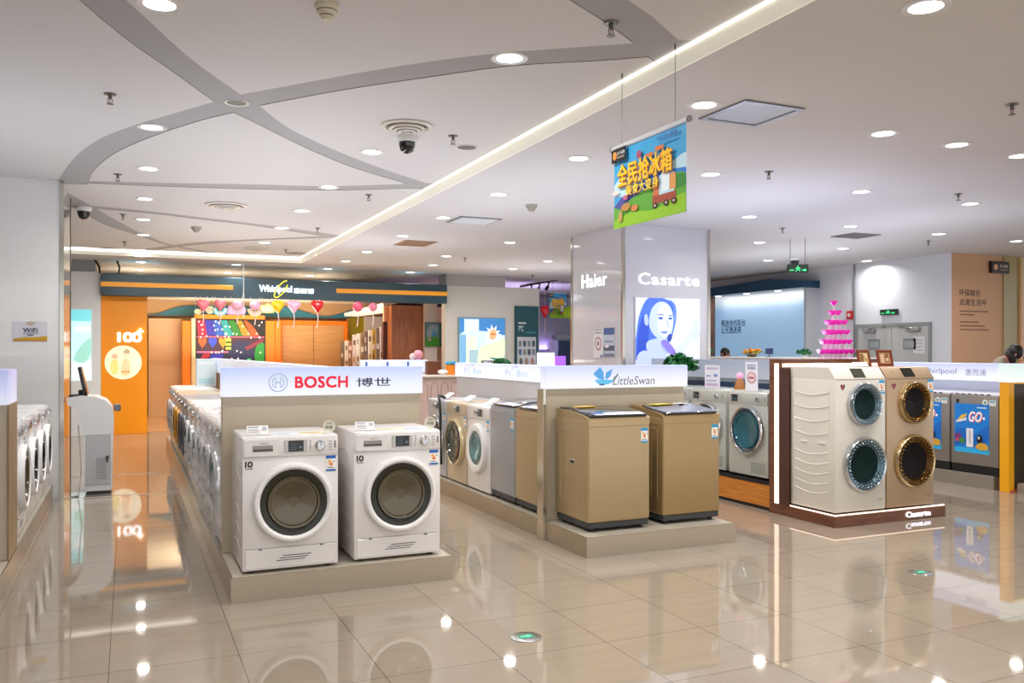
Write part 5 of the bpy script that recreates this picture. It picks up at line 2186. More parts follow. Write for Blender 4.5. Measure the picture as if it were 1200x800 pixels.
def banner_art(a, o, fr, w, h, step=.0006):
    fl = Flat(a, o, fr, w, h, step=step, emit=.06)
    fl.p(rect(0, 0, 1, 1), '#3fa6dc').p(blob([(0, .55), (.2, .7), (.35, .62), (.6, .7), (.8, .62), (1, .66), (1, .4), (0, .4)]), '#bfe2f0')
    fl.p(blob([(.18, .6), (.25, .78), (.34, .7), (.42, .72), (.46, .58), (.3, .5)]), '#f3eef0')
    fl.p([(0, .28), (.12, .38), (.3, .42), (.45, .46), (.45, .3), (0, .2)], '#4a4f9c').p([(.4, .5), (.62, .56), (1, .5), (1, .4), (.4, .36)], '#2f7fd0')
    fl.p(blob([(0, .0), (.5, .0), (1, .0), (1, .42), (.8, .46), (.55, .42), (.3, .34), (.1, .24), (0, .26)]), '#5fa838').p(blob([(.0, .1), (.3, .16), (.6, .12), (1, .22), (1, .0), (.5, .0), (0, .0)]), '#93c62e')
    fl.p(blob([(.55, .42), (.8, .46), (1, .42), (1, .3), (.8, .3), (.6, .3)]), '#3f8a3a')
    # cart with boxes
    fl.p(rect(.57, .18, .88, .28), '#a8503a').p(rect(.58, .28, .7, .46), '#d0784a').p(rect(.66, .27, .86, .5), '#bfe0ee').p(rect(.8, .3, .88, .48), '#e0a05a').p(rect(.7, .3, .8, .52), '#e4f2f8')
    for cx in (.61, .76, .86):
        fl.p(ell(cx, .16, .035, .035), '#4a2f2a').p(ell(cx, .16, .015, .015), '#c8b8a8')
    fl.p(ell(.2, .24, .07, .05), '#c08a4a').p(ell(.33, .2, .05, .04), '#d0844a').p(ell(.12, .14, .03, .07), '#c8a060').p(ell(.05, .45, .05, .03), '#e6d8d8').p(ell(.2, .36, .04, .03), '#c05a8a')
    fl.p(ell(.72, .66, .07, .1), '#d08a6a').p(ell(.4, .83, .035, .05), '#a04a6a').p(rect(.5, .76, .6, .8), '#d8743a').p(rect(.63, .79, .74, .84), '#d8743a')
    # lettering
    fl.t('全民抢冰箱', .475, .635, .76, .27, '#8a3c10', bold=.06)
    fl.t('全民抢冰箱', .465, .645, .76, .27, '#ffc81e', bold=.035)
    fl.t('美食大变身', .45, .43, .46, .13, '#9a4a10', bold=.05)
    fl.t('美食大变身', .445, .435, .46, .13, '#ffe04a', bold=.02)
    fl.t('MEILING美菱', .79, .925, .26, .055, '#1a4a9a', bold=.02)
    fl.p(rect(.68, .865, .9, .88), '#4a8ac8')
    fl.p([(0, .83), (.22, .83), (.22, 1), (0, 1)], '#17181c').p(ell(.05, .915, .03, .05), '#f0923a').p(ell(.05, .95, .018, .02), '#f7b44a')
    fl.t('苏宁易购', .145, .935, .12, .045, '#e8e4dc', bold=.02)
    fl.p(rect(.09, .875, .2, .89), '#b8b0a4')


def hang_banner(o, fr, w, h, label, wires, rod_over=.02):
    t = thing('hanging_banner', label, 'banner', o, 0)
    a = MB()
    u, v = fr
    n = u.cross(v)
    a.prism(rect(0, 0, w, h), (0, 0, 0), u, v, .003, mat('#e6e6e2', rough=.5))
    banner_art(a, Vector((0, 0, 0)), fr, w, h)
    obj('printed_sheet', a, t)
    a = MB()
    a.tube([u * -rod_over + v * (h + .012), u * (w + rod_over) + v * (h + .012)], .017, mat('#dfe2e8', rough=.25, metal=.3), 14)
    rd = obj('top_rod', a, t)
    for e in (0, 1):
        a = MB()
        q = u * (-rod_over if e == 0 else w + rod_over) + v * (h + .012)
        a.tube([q, q + u * (.012 if e else -.012)], .019, mat('#6d6f74', rough=.4), 14)
        obj('end_cap', a, rd)
    for s, top in wires:
        a = MB()
        base = u * (s * w) + v * (h + .025)
        tp = Vector(top) - Vector(o)
        a.tube([base, base + (tp - base) * .5, tp], .0022, mat('#8f9092', rough=.4, metal=.4), 6)
        a.tube([base + (tp - base) * .93, tp - Vector((0, 0, .005))], .006, mat('#5a5b5e', rough=.4), 6)
        obj('wire', a, t)
    return t


# the banner over the second island, its face turned to the left
bx = 2.905
tl, bl, tr, br = at_x(719.6, 181, bx), at_x(720.4, 271, bx), at_x(804, 139, bx), at_x(803.4, 245.6, bx)
bw = tl.y - tr.y
bh = (tl.z + tr.z - bl.z - br.z) / 2
bo = Vector((bx, (tl.y + bl.y) / 2, (bl.z + br.z) / 2))
wy0, wy1 = bo.y - .12 * bw, bo.y - .86 * bw
hang_banner(bo, LX, bw, bh, 'colourful blue and green promotional banner hanging from two wires beside the ceiling step',
            [(.12, (bx, wy0, H1)), (.86, (bx, wy1, H1))])
p0, p1 = at_y(644, 372.5, by), at_y(663.5, 344, by)
hang_banner(p0, FX, p1.x - p0.x, p1.z - p0.z, 'small far banner in blue and green behind the teal poster', [(.15, (p0.x + .1, by, H2)), (.85, (p1.x - .1, by, H2))])
BY = by - .3
balloon(638.5, 365, 10, 13, '#e01428', 'heart', 'red heart balloon beside the far small banner', 18, H2)
balloon(667, 366, 13, 13, '#9ac814', 'round', 'lime green balloon half hidden by the white pillar', 0, H2)

# track light rail in the far purple lit zone
p0, p1 = at_y(610, 335.5, 19.5), at_y(653, 327.5, 17.9)
t = thing('track_light', 'black track rail with three spot heads on the far ceiling', 'light', p0)
a = MB()
d = p1 - p0
a.tube([Vector((0, 0, 0)), d], .028, BLACK, 6)
for q in (.2, .8):
    a.tube([d * q, Vector((d.x * q, d.y * q, H2 - p0.z))], .008, BLACK, 6)
obj('rail', a, t)
for q in (.3, .52, .76):
    a = MB()
    b = d * q
    a.tube([b, b + Vector((.02, 0, -.06)), b + Vector((.0, 0, -.12)), b + Vector((-.07, -.03, -.2))], [.02, .022, .035, .045], BLACK, 8)
    obj('spot_head', a, t)
# fixtures far in the purple zone
far_box('refrigerator', 'dark blue appliance stand far behind the teal poster', 'appliance', 655, 668, 399, 440, MY + .9, .25, mat('#1f2a55', rough=.3), zb=0.)
far_box('monitor', 'grey monitor on top of the dark blue far stand', 'monitor', 652, 668, 392.5, 397.5, MY + .8, .25, mat('#8f949c', rough=.3))
far_box('acrylic_case', 'pale violet translucent case left of the dark blue far stand', 'case', 645, 654, 399, 440, MY + .8, .3, mat('#b4aadd', rough=.2, emit=.1), zb=0.)
far_box('display_box', 'white lit display box in front of the far purple wall', 'box', 636, 650, 413, 424, MY - .5, .3, mat('#f4f4fa', rough=.3, emit=.7), zb=0.)
far_box('display_box', 'violet lit display box beside the white one', 'box', 651, 663, 417, 426, MY - .5, .3, mat('#b06af0', rough=.3, emit=.7), zb=0.)

# ------------------------------------------------------------------ white pillar: letters, portrait and notices
t = thing('pillar_sign', 'glowing slanting maker letters on the narrow side of the middle white pillar', 'sign', (HX, HY0, 0))
a = MB()
q0, q1 = at_x(682, 338, HX), at_x(711, 320, HX)
yc, zc = (q0.y + q1.y) / 2 - HY0, at_x(697, 328, HX).z
a.text('Haier', (0, yc, zc), LX[0], LX[1], abs(q0.y - q1.y), .185, mat('#ffffff', emit=.85), depth=.006, bold=.012, lift=.001, space=1.08)
obj('glowing_letters', a, t)
t = thing('pillar_sign', 'glowing maker letters above the portrait on the front of the middle white pillar', 'sign', (HX, HY0, 0))
a = MB()
q0, q1 = at_y(748, 328, HY0), at_y(819, 328, HY0)
zc = at_y(783, 327.5, HY0).z
a.text('Casarte', ((q0.x + q1.x) / 2 - HX, 0, zc), FX[0], FX[1], q1.x - q0.x, .15, mat('#ffffff', emit=.85), depth=.006, bold=.012, lift=.001, space=1.12)
obj('glowing_letters', a, t)

q0, q1 = at_y(744, 470, HY0), at_y(819, 470, HY0)
zt, zb = at_y(780, 349.5, HY0).z, at_y(780, 470, HY0).z
t = thing('lit_portrait', 'blue toned lit portrait of a woman raising her hand, on the middle white pillar', 'poster', (q0.x, HY0, zb))
w, h = q1.x - q0.x, zt - zb
a = MB()
a.box(-.01, w + .01, -.018, 0, -.01, h + .01, mat('#c9ccd4', rough=.3), bev=.003, seg=1)
obj('frame', a, t)
a = MB()
fl = Flat(a, (0, -.0185, 0), FX, w, h, step=.0008, emit=.42)
k0 = (zb + .0, 0)
fl.p(rect(0, 0, 1, 1), '#dce6ff').p(blob([(.55, .5), (.7, .75), (.95, .95), (1, .7), (.9, .5)]), '#eef3ff')
S = lambda pts: [(x, .4 + .6 * y) for x, y in pts]      # only the upper part shows above the headers
fl.p(blob(S([(.0, .0), (.02, .5), (.08, .8), (.2, 1.0), (.42, 1.0), (.56, .9), (.6, .6), (.52, .3), (.3, .1)])), '#4d74dd')
fl.p(blob(S([(.02, .0), (.05, .5), (.14, .75), (.2, .5), (.16, .2)])), '#2f52c8')
fl.p(blob(S([(.18, .3), (.2, .1), (.42, -.1), (.5, .15), (.46, .35)])), '#bccdfb')
fl.p(blob(S([(.2, .6), (.24, .82), (.36, .94), (.5, .9), (.575, .72), (.57, .52), (.52, .38), (.43, .3), (.32, .36), (.24, .46)])), '#bfd0fb')
fl.p(blob(S([(.34, .5), (.33, .8), (.42, .91), (.52, .85), (.56, .66), (.54, .5), (.48, .38), (.41, .38)])), '#d9e4ff')
fl.p(blob(S([(.13, .72), (.17, .73), (.19, .62), (.17, .55), (.13, .6)])), '#b4c6f8')
fl.p(blob(S([(.3, .72), (.38, .745), (.44, .715), (.38, .73)])), '#3b57b4').p(blob(S([(.49, .72), (.54, .735), (.57, .71), (.54, .72)])), '#3b57b4')
fl.p(ell(.375, .4 + .6 * .675, .04, .012), '#5f7fd8').p(ell(.525, .4 + .6 * .675, .03, .012), '#5f7fd8').p(ell(.38, .4 + .6 * .675, .013, .011), '#2a3f94').p(ell(.527, .4 + .6 * .675, .012, .011), '#2a3f94')
fl.p(blob(S([(.46, .66), (.485, .54), (.45, .515), (.475, .525), (.5, .535), (.49, .6)])), '#9fb6f4')
fl.p(blob(S([(.37, .455), (.43, .47), (.48, .465), (.46, .43), (.41, .43)])), '#7f8fe0')
fl.p(blob(S([(.5, .98), (.6, .9), (.62, .7), (.585, .5), (.6, .7), (.56, .88)])), '#5f82e0')
fl.p(blob(S([(.46, .06), (.62, .2), (.78, .36), (.86, .5), (.92, .47), (.84, .3), (.7, .1), (.56, -.02)])), '#ccd8ff')
for dx, dy, L in ((.0, .0, .2), (.035, -.02, .24), (.07, -.05, .22), (.095, -.09, .16)):
    fl.p(blob(S([(.8 + dx, .42 + dy), (.86 + dx, .52 + dy + L * .5), (.9 + dx * .8, .5 + dy + L), (.925 + dx * .8, .49 + dy + L), (.89 + dx, .5 + dy), (.85 + dx, .4 + dy)])), ('#dbe4ff', '#c4d2fc')[int(dx * 100) % 2])
fl.p(blob(S([(.38, .28), (.46, .32), (.6, .15), (.54, .08)])), '#8a7ae0').p(blob(S([(.47, .34), (.5, .42), (.55, .4), (.52, .3)])), '#3347a8')
fl.p(blob(S([(.0, .0), (.1, .15), (.25, .1), (.45, -.05), (.5, -.6), (0, -.6)])), '#c2d0fb')
obj('lit_print', a, t)

for u0, u1, v0_, v1_, lb, kind in ((696, 707, 384.5, 419, 'narrow white notice with a red oval on the middle white pillar', 0), (708, 720.5, 384, 417.5, 'narrow blue headed notice on the middle white pillar', 1)):
    q0, q1 = at_x(u0, v1_, HX), at_x(u1, v1_, HX)
    zt = at_x((u0 + u1) / 2, v0_, HX).z
    a = MB()
    wn, hn = q0.y - q1.y, zt - q0.z
    a.box(-.004, 0, -wn, 0, 0, hn, PAPER)
    fl = Flat(a, (-.0042, 0, 0), LX, wn, hn, step=.001)
    if kind:
        fl.p(rect(0, 0, 1, 1), '#b9c4d6').p(rect(0, .76, 1, 1), '#3f62a0').p(rect(0, .2, 1, .38), '#4a5a70').p(ell(.3, .36, .2, .06), '#e0e4ea').p(rect(.1, .5, .9, .55), '#7a86a0').p(rect(0, 0, 1, .1), '#6f7f9a')
    else:
        fl.p(rect(0, 0, 1, 1), '#dcdce2').p(ell(.5, .48, .36, .24), '#b4868c').p(ell(.5, .48, .26, .17), '#dcdce2').p(ell(.5, .48, .1, .08), '#a05a62').p(rect(.05, .93, .9, .96), '#85858f').p(rect(.2, .83, .85, .86), '#85858f').p(rect(.78, .02, .95, .1), '#3a4a8a')
    o = obj('wall_notice', a, loc=(HX - .0005, q0.y, q0.z))
    tag(o, lb, 'notice')

# WiFi card on the left pillar
yw = PY - .001
q0, q1 = at_y(15.5, 399.5, yw), at_y(55.5, 376.5, yw)
a = MB()
w, h = q1.x - q0.x, q1.z - q0.z
a.box(0, w, -.004, 0, 0, h, PAPER)
fl = Flat(a, (0, -.0042, 0), FX, w, h, step=.0012)
fl.p(rect(0, 0, 1, 1), '#d3d3dc').p([(0, 0), (1, 0), (1, .26), (.6, .2), (.3, .2), (0, .12)], '#c9a012').p(rect(.0, 0, 1, .05), '#c8742a')
fl.t('WiFi', .5, .55, .42, .21, '#1b1b4a', bold=.04)
fl.p(rect(.28, .38, .74, .41), '#8a8a96').p(rect(.41, .28, .6, .33), '#6a5a6e')
o = obj('wifi_card', a, loc=(q0.x, yw, q0.z))
tag(o, 'small white WiFi card with gold lower band on the left white pillar', 'sign')
mm = mat('#b08c5c', rough=.5)
a = MB()
for r0, r1 in ((.052, .064), (.028, .04)):
    ring_poly(a, Vector((w * .5, -.005, h * .69)), FX[0], FX[1], r0 * .9, r1 * .9, mm, PI * .25, PI * .75, 12, lift=.0015)
obj('signal_arcs', a, o, 'tan signal arcs')

# ------------------------------------------------------------------ self service kiosk
KY = 10.28
PR = [(131, 576), (98.5, 578), (97.5, 520), (96, 497), (92, 485), (86, 478), (78.5, 474), (78.5, 466), (95, 463.5), (112, 464.5), (124, 469), (131, 477), (133, 490)]
P = [at_y(u, v, KY) for u, v in PR]
kx = P[1].x
t = thing('service_kiosk', 'white curved self service kiosk with black screen beside the left white pillar', 'kiosk', (kx, KY, 0))
KW = mat('#e6e8ea', rough=.3, coat=.2)
a = MB()
pts = [(p.x - kx, max(p.z, .04)) for p in P]
a.prism(pts[::-1], (0, 0, 0), FX[0], FX[1], .5, KW)
obj('cabinet', a, t)
a = MB()
a.box(.02, P[0].x - kx - .01, .03, .48, 0, .041, mat('#4a4c50'))
obj('plinth', a, t)
a = MB()
d0, d1 = at_y(100.5, 572, KY), at_y(130, 508, KY)
a.box(d0.x - kx, d1.x - kx, -.006, 0, d0.z + .03, d1.z, mat('#bfc3c7', rough=.35), bev=.003, seg=1)
for k in range(11):
    z = .17 + .022 * k
    a.box(d0.x - kx + .1, d0.x - kx + .2, -.009, -.005, z, z + .008, mat('#8f9397'), bev=.002, seg=1)
dr = obj('service_door', a, t)
a = MB()
a.lathe([(.018, 0), (.018, .008), (0, .009)], (d1.x - kx - .035, -.006, .40), (0, -1, 0), mat('#4a4d52', metal=.6, rough=.3), 16)
a.box(d1.x - kx - .045, d1.x - kx - .025, -.012, -.006, .345, .385, mat('#4a4d52', metal=.6, rough=.3), bev=.003, seg=1)
obj('lock', a, dr)
m0, m1 = at_y(103, 465, KY), at_y(96, 435, KY)
a = MB()
M = Matrix.Translation((m0.x - kx - .02, .22, m0.z)) @ Matrix.Rotation(-.2, 4, 'Y')
a.box(-.018, .018, -.2, .2, .0, .33, BLACKG, bev=.012, seg=2, M=M)
sc_ = obj('screen', a, t, 'black tilted screen')
a = MB()
a.box(-.16, .02, .06, .36, 0, .02, BLACK, bev=.006, seg=1, M=Matrix.Translation((m0.x - kx - .03, 0, m0.z + .0)))
a.box(-.05, .0, .17, .27, .02, .07, BLACK, bev=.006, seg=1, M=Matrix.Translation((m0.x - kx - .05, 0, m0.z)))
obj('keyboard', a, t)
c0_ = at_y(133, 479, KY)
a = MB()
a.box(c0_.x - kx, c0_.x - kx + .07, .12, .3, c0_.z - .03, c0_.z + .04, mat('#6b7076', rough=.3, metal=.5), bev=.008, seg=1)
obj('card_reader', a, t)
a = MB()
a.tube([(-.06, -.02, .006), (-.12, -.1, .006), (-.05, -.15, .006), (-.02, -.06, .3), (-.06, .1, .75)], .006, mat('#aeb0b4'), 6)
o = obj('power_cable', a, t)

# ------------------------------------------------------------------ right side: blue niche, door, exit signs, lettered wall
q = [at_x(837, 349, RX), at_x(960, 337, RX)]
ya, yb_ = at_x(838, 380, RX).y, at_x(959, 380, RX).y
zn1 = (q[0].z + q[1].z) / 2
t = thing('blue_niche', 'sky blue lit wall niche with dark lettering and dark blue canopy', 'wall niche', (RX, ya, 0))
Ln = ya - yb_
a = MB()
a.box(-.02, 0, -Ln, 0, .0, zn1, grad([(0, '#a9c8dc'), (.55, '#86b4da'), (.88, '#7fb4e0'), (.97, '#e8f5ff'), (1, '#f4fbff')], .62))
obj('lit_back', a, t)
DKB = mat('#123f5e', rough=.35)
for s, mm in ((0, wood('#6b4636', '#7d5443', 3)), (-Ln, mat('#b9bcc4', rough=.4))):
    a = MB()
    a.box(-.35, 0, s - .03, s + .03, 0, zn1 + .02, mm)
    obj('side_cheek', a, t)
zc0, zc1, zc2 = at_x(835, 342, RX - .3).z, at_x(927, 329, RX - .3).z, at_x(960, 333, RX - .3).z
zl0, zl2 = at_x(835, 349, RX - .3).z, at_x(960, 338.5, RX - .3).z
a = MB()
a.prism([(-.05, zn1), (Ln + .05, zn1), (Ln + .05, zn1 + .14), (Ln * .72, zn1 + .24), (-.05, zn1 + .17)], (-.45, 0, 0), LX[0], LX[1], .44, DKB)
cn = obj('canopy', a, t, 'dark blue canopy')
for k in range(3):
    a = MB()
    a.lathe([(.07, 0), (.06, -.008), (0, -.009)], (-.22, -Ln * (.12 + .3 * k), zn1 - .0005), UP, mat('#ffffff', emit=5.), 20)
    obj('canopy_light', a, cn)
a = MB()
p = at_x(860, 378.5, RX)
DK = mat('#143a5a', rough=.5)
a.text('释放你的阳台', (-.021, p.y - ya, p.z), LX[0], LX[1], abs(at_x(846, 380, RX).y - at_x(874, 380, RX).y), .155, DK, bold=.02, lift=.001)
p = at_x(857.5, 386.5, RX)
a.text('让光透进来', (-.021, p.y - ya, p.z), LX[0], LX[1], abs(at_x(846, 380, RX).y - at_x(869.5, 380, RX).y), .155, DK, bold=.02, lift=.001)
obj('dark_lettering', a, t)
li = bpy.data.lights.new('niche_light', 'AREA')
li.shape = 'RECTANGLE'
li.size, li.size_y = .1, 2.6
li.energy = 22
li.color = (.8, .92, 1)
lo = bpy.data.objects.new('niche_light', li)
COL.objects.link(lo)
lo.location = (RX - .2, ya - Ln / 2, zn1 - .03)

# conduit and red call box
p = at_x(1002, 360, RX)
a = MB()
a.tube([(-.02, 0, 0), (-.02, 0, H2 - .001)], .018, mat('#83858a', rough=.4, metal=.4), 8)
o = obj('conduit_pipe', a, loc=(RX, p.y, 0))
tag(o, 'thin grey vertical pipe on the white wall left of the door', 'pipe')
p = at_x(999, 369, RX)
a = MB()
a.box(-.06, 0, -.07, .07, -.08, .08, mat('#b81520', rough=.4), bev=.006, seg=1)
a.box(-.064, -.06, -.03, .03, -.03, .03, mat('#e8d8d8'))
o = obj('alarm_box', a, loc=(RX, p.y + .03, p.z))
tag(o, 'small red alarm box on the white wall', 'alarm')

dy0, dy1 = at_x(1006, 400, RX).y, at_x(1089, 400, RX).y
dz = at_x(1047, 382.5, RX).z
t = thing('double_door', 'pale grey metal double door with closer arms in the right white wall', 'door', (RX, (dy0 + dy1) / 2, 0))
hw = (dy0 - dy1) / 2
DRM = mat('#b5b8b8', rough=.4)
a = MB()
FR = mat('#8f9294', rough=.4, metal=.2)
a.box(-.03, 0, -hw - .05, hw + .05, dz, dz + .06, FR)
a.box(-.03, 0, -hw - .05, -hw, 0, dz, FR)
a.box(-.03, 0, hw, hw + .05, 0, dz, FR)
obj('door_frame', a, t)
for s in (-1, 1):
    a = MB()
    a.box(-.02, 0, min(0, s * hw) + .004, max(0, s * hw) - .004, 0.004, dz - .004, DRM, bev=.003, seg=1)
    lf = obj('door_leaf', a, t)
    a = MB()
    yy = s * hw * .5
    a.box(-.024, -.02, yy - .14, yy + .14, dz - .42, dz - .22, mat('#7d8388', rough=.2), bev=.002, seg=1)
    a.box(-.026, -.024, yy - .1, yy + .1, dz - .38, dz - .27, mat('#9aa3a8', rough=.15))
    obj('window_plate', a, lf)
    a = MB()
    a.box(-.08, -.02, s * hw * .62 - .14, s * hw * .62 + .14, dz - .09, dz - .03, mat('#9b9da0', rough=.3, metal=.5), bev=.006, seg=1)
    a.tube([(-.07, s * hw * .62, dz - .05), (-.16, s * hw * .4, dz - .02), (-.03, s * hw * .15, dz + .02)], .012, mat('#7f8184', metal=.5, rough=.3), 6)
    obj('door_closer', a, lf)
    a = MB()
    a.tube([(-.05, s * .1, .95), (-.05, s * .1, 1.15)], .014, CHROME, 8)
    obj('pull_bar', a, lf)
a = MB()
pq = at_x(1078, 404, RX)
a.box(-.003, 0, -.12, .12, -.15, .15, mat('#d9dade', rough=.5))
for k in range(4):
    a.box(-.004, -.003, -.09, .07, -.1 + .06 * k, -.085 + .06 * k, mat('#a9abb2'))
o = obj('wall_notice', a, loc=(RX - .021, pq.y, pq.z))
tag(o, 'white paper notice taped on the right leaf of the grey double door', 'notice')

EXG = mat('#35d07a', rough=.4, emit=1.2)


def exit_sign(loc, rz, w, h, label, hung=None):
    t = thing('exit_sign', label, 'sign', loc, rz, 'green exit signs')
    a = MB()
    a.box(-w / 2, w / 2, 0, .04, 0, h, mat('#0c2a1c', rough=.3), bev=.004, seg=1)
    obj('case', a, t)
    a = MB()
    fl = Flat(a, (-w / 2, 0, 0), FX, w, h, step=.0015)
    G = EXG
    fl.p(ell(.5, .76, .04, .075), G).p([(.44, .64), (.56, .64), (.54, .4), (.46, .4)], G).p([(.46, .42), (.5, .42), (.42, .2), (.36, .22)], G).p([(.5, .42), (.54, .4), (.62, .28), (.6, .2), (.55, .26)], G)
    fl.p([(.56, .62), (.64, .5), (.62, .46), (.54, .54)], G).p([(.44, .62), (.36, .52), (.38, .48), (.46, .54)], G)
    fl.p([(.68, .4), (.8, .4), (.8, .52), (.92, .34), (.8, .16), (.8, .28), (.68, .28)], G).p([(.1, .28), (.3, .28), (.3, .4), (.1, .4)], G)
    obj('lit_symbol', a, t, 'glowing running figure and arrow')
    if hung:
        a = MB()
        for x in (-w * .35, w * .35):
            a.tube([(x, .02, h), (x, .02, hung - loc[2])], .005, mat('#77797c', metal=.5), 6)
        obj('hanger', a, t)
    return t


q0, q1 = at_x(1033, 369.5, RX), at_x(1053, 360.5, RX)
exit_sign(Vector((RX - .045, (q0.y + q1.y) / 2, q0.z)), FACE_L, abs(q0.y - q1.y), q1.z - q0.z - .02, 'green lit exit sign on the wall above the grey double door')
q0, q1 = at_y(926, 319.5, 9.9), at_y(944, 310, 9.9)
exit_sign(Vector(((q0.x + q1.x) / 2, 9.9, q0.z)), -.5, (q1.x - q0.x) * 1.05, q1.z - q0.z, 'green lit exit sign hanging from the ceiling before the blue niche', hung=H2)

# lettering and black plate at the orange wall
t = thing('wall_lettering', 'dark brown slogan lettering on the orange wall', 'lettering', (RX, OY, 0))
a = MB()
BRN = mat('#4a2a14', rough=.5)
p = at_y(1136.5, 343, OY)
a.text('环保就在', (p.x - RX, -.001, p.z), FX[0], FX[1], at_y(1149, 343, OY).x - at_y(1124, 343, OY).x, .115, BRN, bold=.02, lift=.001)
p = at_y(1140, 354, OY)
a.text('点滴生活中', (p.x - RX, -.001, p.z), FX[0], FX[1], at_y(1155.5, 343, OY).x - at_y(1124, 343, OY).x, .115, BRN, bold=.02, lift=.001)
obj('slogan', a, t)
a = MB()
LBN = mat('#8a5c3a', rough=.5)
for v, u1 in ((364.3, 1158), (368.3, 1142), (377, 1147), (381.5, 1154), (386, 1158.5)):
    q0, q1 = at_y(1125, v, OY), at_y(u1, v, OY)
    a.box(q0.x - RX, q1.x - RX, -.002, 0, q0.z - .012, q0.z + .012, LBN)
obj('small_print', a, t)
q0, q1 = at_y(1162, 319.5, OY - .05), at_y(1182.5, 307, OY - .05)
a = MB()
w, h = q1.x - q0.x, q1.z - q0.z
a.box(0, w, 0, .06, 0, h, mat('#1c0f0a', rough=.3), bev=.003, seg=1)
fl = Flat(a, (0, 0, 0), FX, w, h, step=.0012)
fl.p(ell(.22, .5, .12, .25), '#e0a070').p(ell(.22, .66, .07, .08), '#efb98a').t('苏宁易购', .66, .6, .46, .28, '#c9b8a4', bold=.02).p(rect(.44, .24, .88, .32), '#8a7a68')
o = obj('black_plate', a, loc=(q0.x, OY - .059, q0.z))
tag(o, 'small black sign plate with orange emblem at the top of the orange wall', 'sign')

# ------------------------------------------------------------------ counter with flowers, plants, cases
cxw = 9.9
y0c, y1c = 9.7, 12.9
t = thing('reception_counter', 'long white counter in front of the blue niche', 'counter', (cxw, 11.3, 0))
a = MB()
a.box(0, .6, -1.6, 2.15, 0, 1.42, mat('#e4e6ea', rough=.3), bev=.01, seg=2)
obj('body', a, t)
a = MB()
a.box(-.03, .63, -1.63, 2.18, 1.42, 1.45, mat('#f3f3f3', rough=.25), bev=.006, seg=1)
obj('worktop', a, t)


def plant(loc, r, hgt, n, label, pot_r, pot_h, seed, colr='#1f6a34', pot='#e3e4e6'):
    rnd = random.Random(seed)
    t = thing('potted_plant', label, 'plant', loc)
    a = MB()
    a.lathe([(pot_r * .75, 0), (pot_r, pot_h), (pot_r * .92, pot_h), (pot_r * .88, pot_h * .85), (0, pot_h * .85)], (0, 0, 0), UP, mat(pot, rough=.35), 20, cap0=True)
    obj('pot', a, t)
    a = MB()
    for k in range(5):
        an = 2 * PI * k / 5
        a.tube([(0, 0, pot_h * .8), (math.cos(an) * r * .3, math.sin(an) * r * .3, pot_h + hgt * .5)], .006, mat('#3a5a2a'), 5)
    obj('stems', a, t)
    a = MB()
    g1, g2 = mat(colr, rough=.4, noise=.3, nscale=20), mat('#2f8244', rough=.4)
    for k in range(n):
        th, ph, q = rnd.uniform(0, 2 * PI), math.acos(rnd.uniform(-.4, 1)), rnd.uniform(.55, 1)
        c = Vector((math.cos(th) * math.sin(ph) * r * q, math.sin(th) * math.sin(ph) * r * q, pot_h + hgt * .5 + math.cos(ph) * hgt * .5 * q))
        d = Vector((rnd.uniform(-1, 1), rnd.uniform(-1, 1), rnd.uniform(-.6, .8))).normalized()
        e = d.cross(Vector((rnd.uniform(-1, 1), rnd.uniform(-1, 1), rnd.uniform(-1, 1)))).normalized()
        L, wd_ = r * rnd.uniform(.28, .42), r * rnd.uniform(.13, .2)
        nn = d.cross(e) * L * .15
        a.raw([c - d * L, c - d * L * .2 + e * wd_ + nn, c + d * L, c - d * L * .2 - e * wd_ + nn, c + nn * .3], [[0, 4, 1], [1, 4, 2], [2, 4, 3], [3, 4, 0]], g1 if k % 3 else g2)
    obj('foliage', a, t)
    return t


p = at_x(797.5, 428, 6.0)
plant(Vector((6.0, p.y, 1.142)), .20, .26, 190, 'bushy green plant in front of the lit portrait', .09, .10, 3)
p = at_x(830, 419, 10.1)
plant(Vector((10.1, p.y, 1.45)), .10, .10, 70, 'small green plant at the left end of the white counter', .05, .05, 5)
p = at_x(881, 418, 10.1)
t = thing('flower_basket', 'orange yellow flower arrangement on the white counter', 'flowers', (10.1, at_x(881, 418, 10.1).y, 1.45))
a = MB()
a.lathe([(.07, 0), (.1, .05), (.09, .05), (0, .045)], (0, 0, 0), UP, mat('#6a5a2a', rough=.6), 16, cap0=True)
obj('basket', a, t)
rnd = random.Random(8)
a = MB()
for k in range(26):
    a.sphere((rnd.uniform(-.11, .11), rnd.uniform(-.14, .14), .07 + rnd.uniform(0, .06)), .03, mat(('#f0a012', '#e88a10', '#c8b018')[k % 3], rough=.5), 8)
obj('blossoms', a, t)
a = MB()
for k in range(14):
    c = Vector((rnd.uniform(-.1, .1), rnd.uniform(-.2, 0), .06))
    a.raw([c, c + Vector((.02, -.05, .03)), c + Vector((0, -.09, .05)), c + Vector((-.02, -.05, .03))], [[0, 1, 2, 3]], mat('#5a7a1a', rough=.5))
obj('leaves', a, t)
yq = at_x(901.5, 414, 10.1).y
t = thing('tablet_stand', 'small dark blue tablet on a stand on the white counter', 'tablet', (10.1, yq, 1.45))
a = MB()
a.box(-.01, .01, -.09, .09, .05, .15, mat('#1a2c55', rough=.2), bev=.006, seg=1)
fl = Flat(a, (-.0102, .075, .06), LX, .15, .08, step=.0008)
fl.p(rect(0, 0, 1, 1), '#2f4a86')
obj('screen', a, t)
a = MB()
a.box(-.05, .05, -.05, .05, 0, .008, BLACK)
a.tube([(0, 0, .005), (0, 0, .06)], .008, BLACK, 6)
obj('stand', a, t)
plant(Vector((10.1, at_x(942, 420, 10.1).y, 1.45)), .12, .1, 60, 'low green plant near the right end of the white counter', .05, .03, 9)
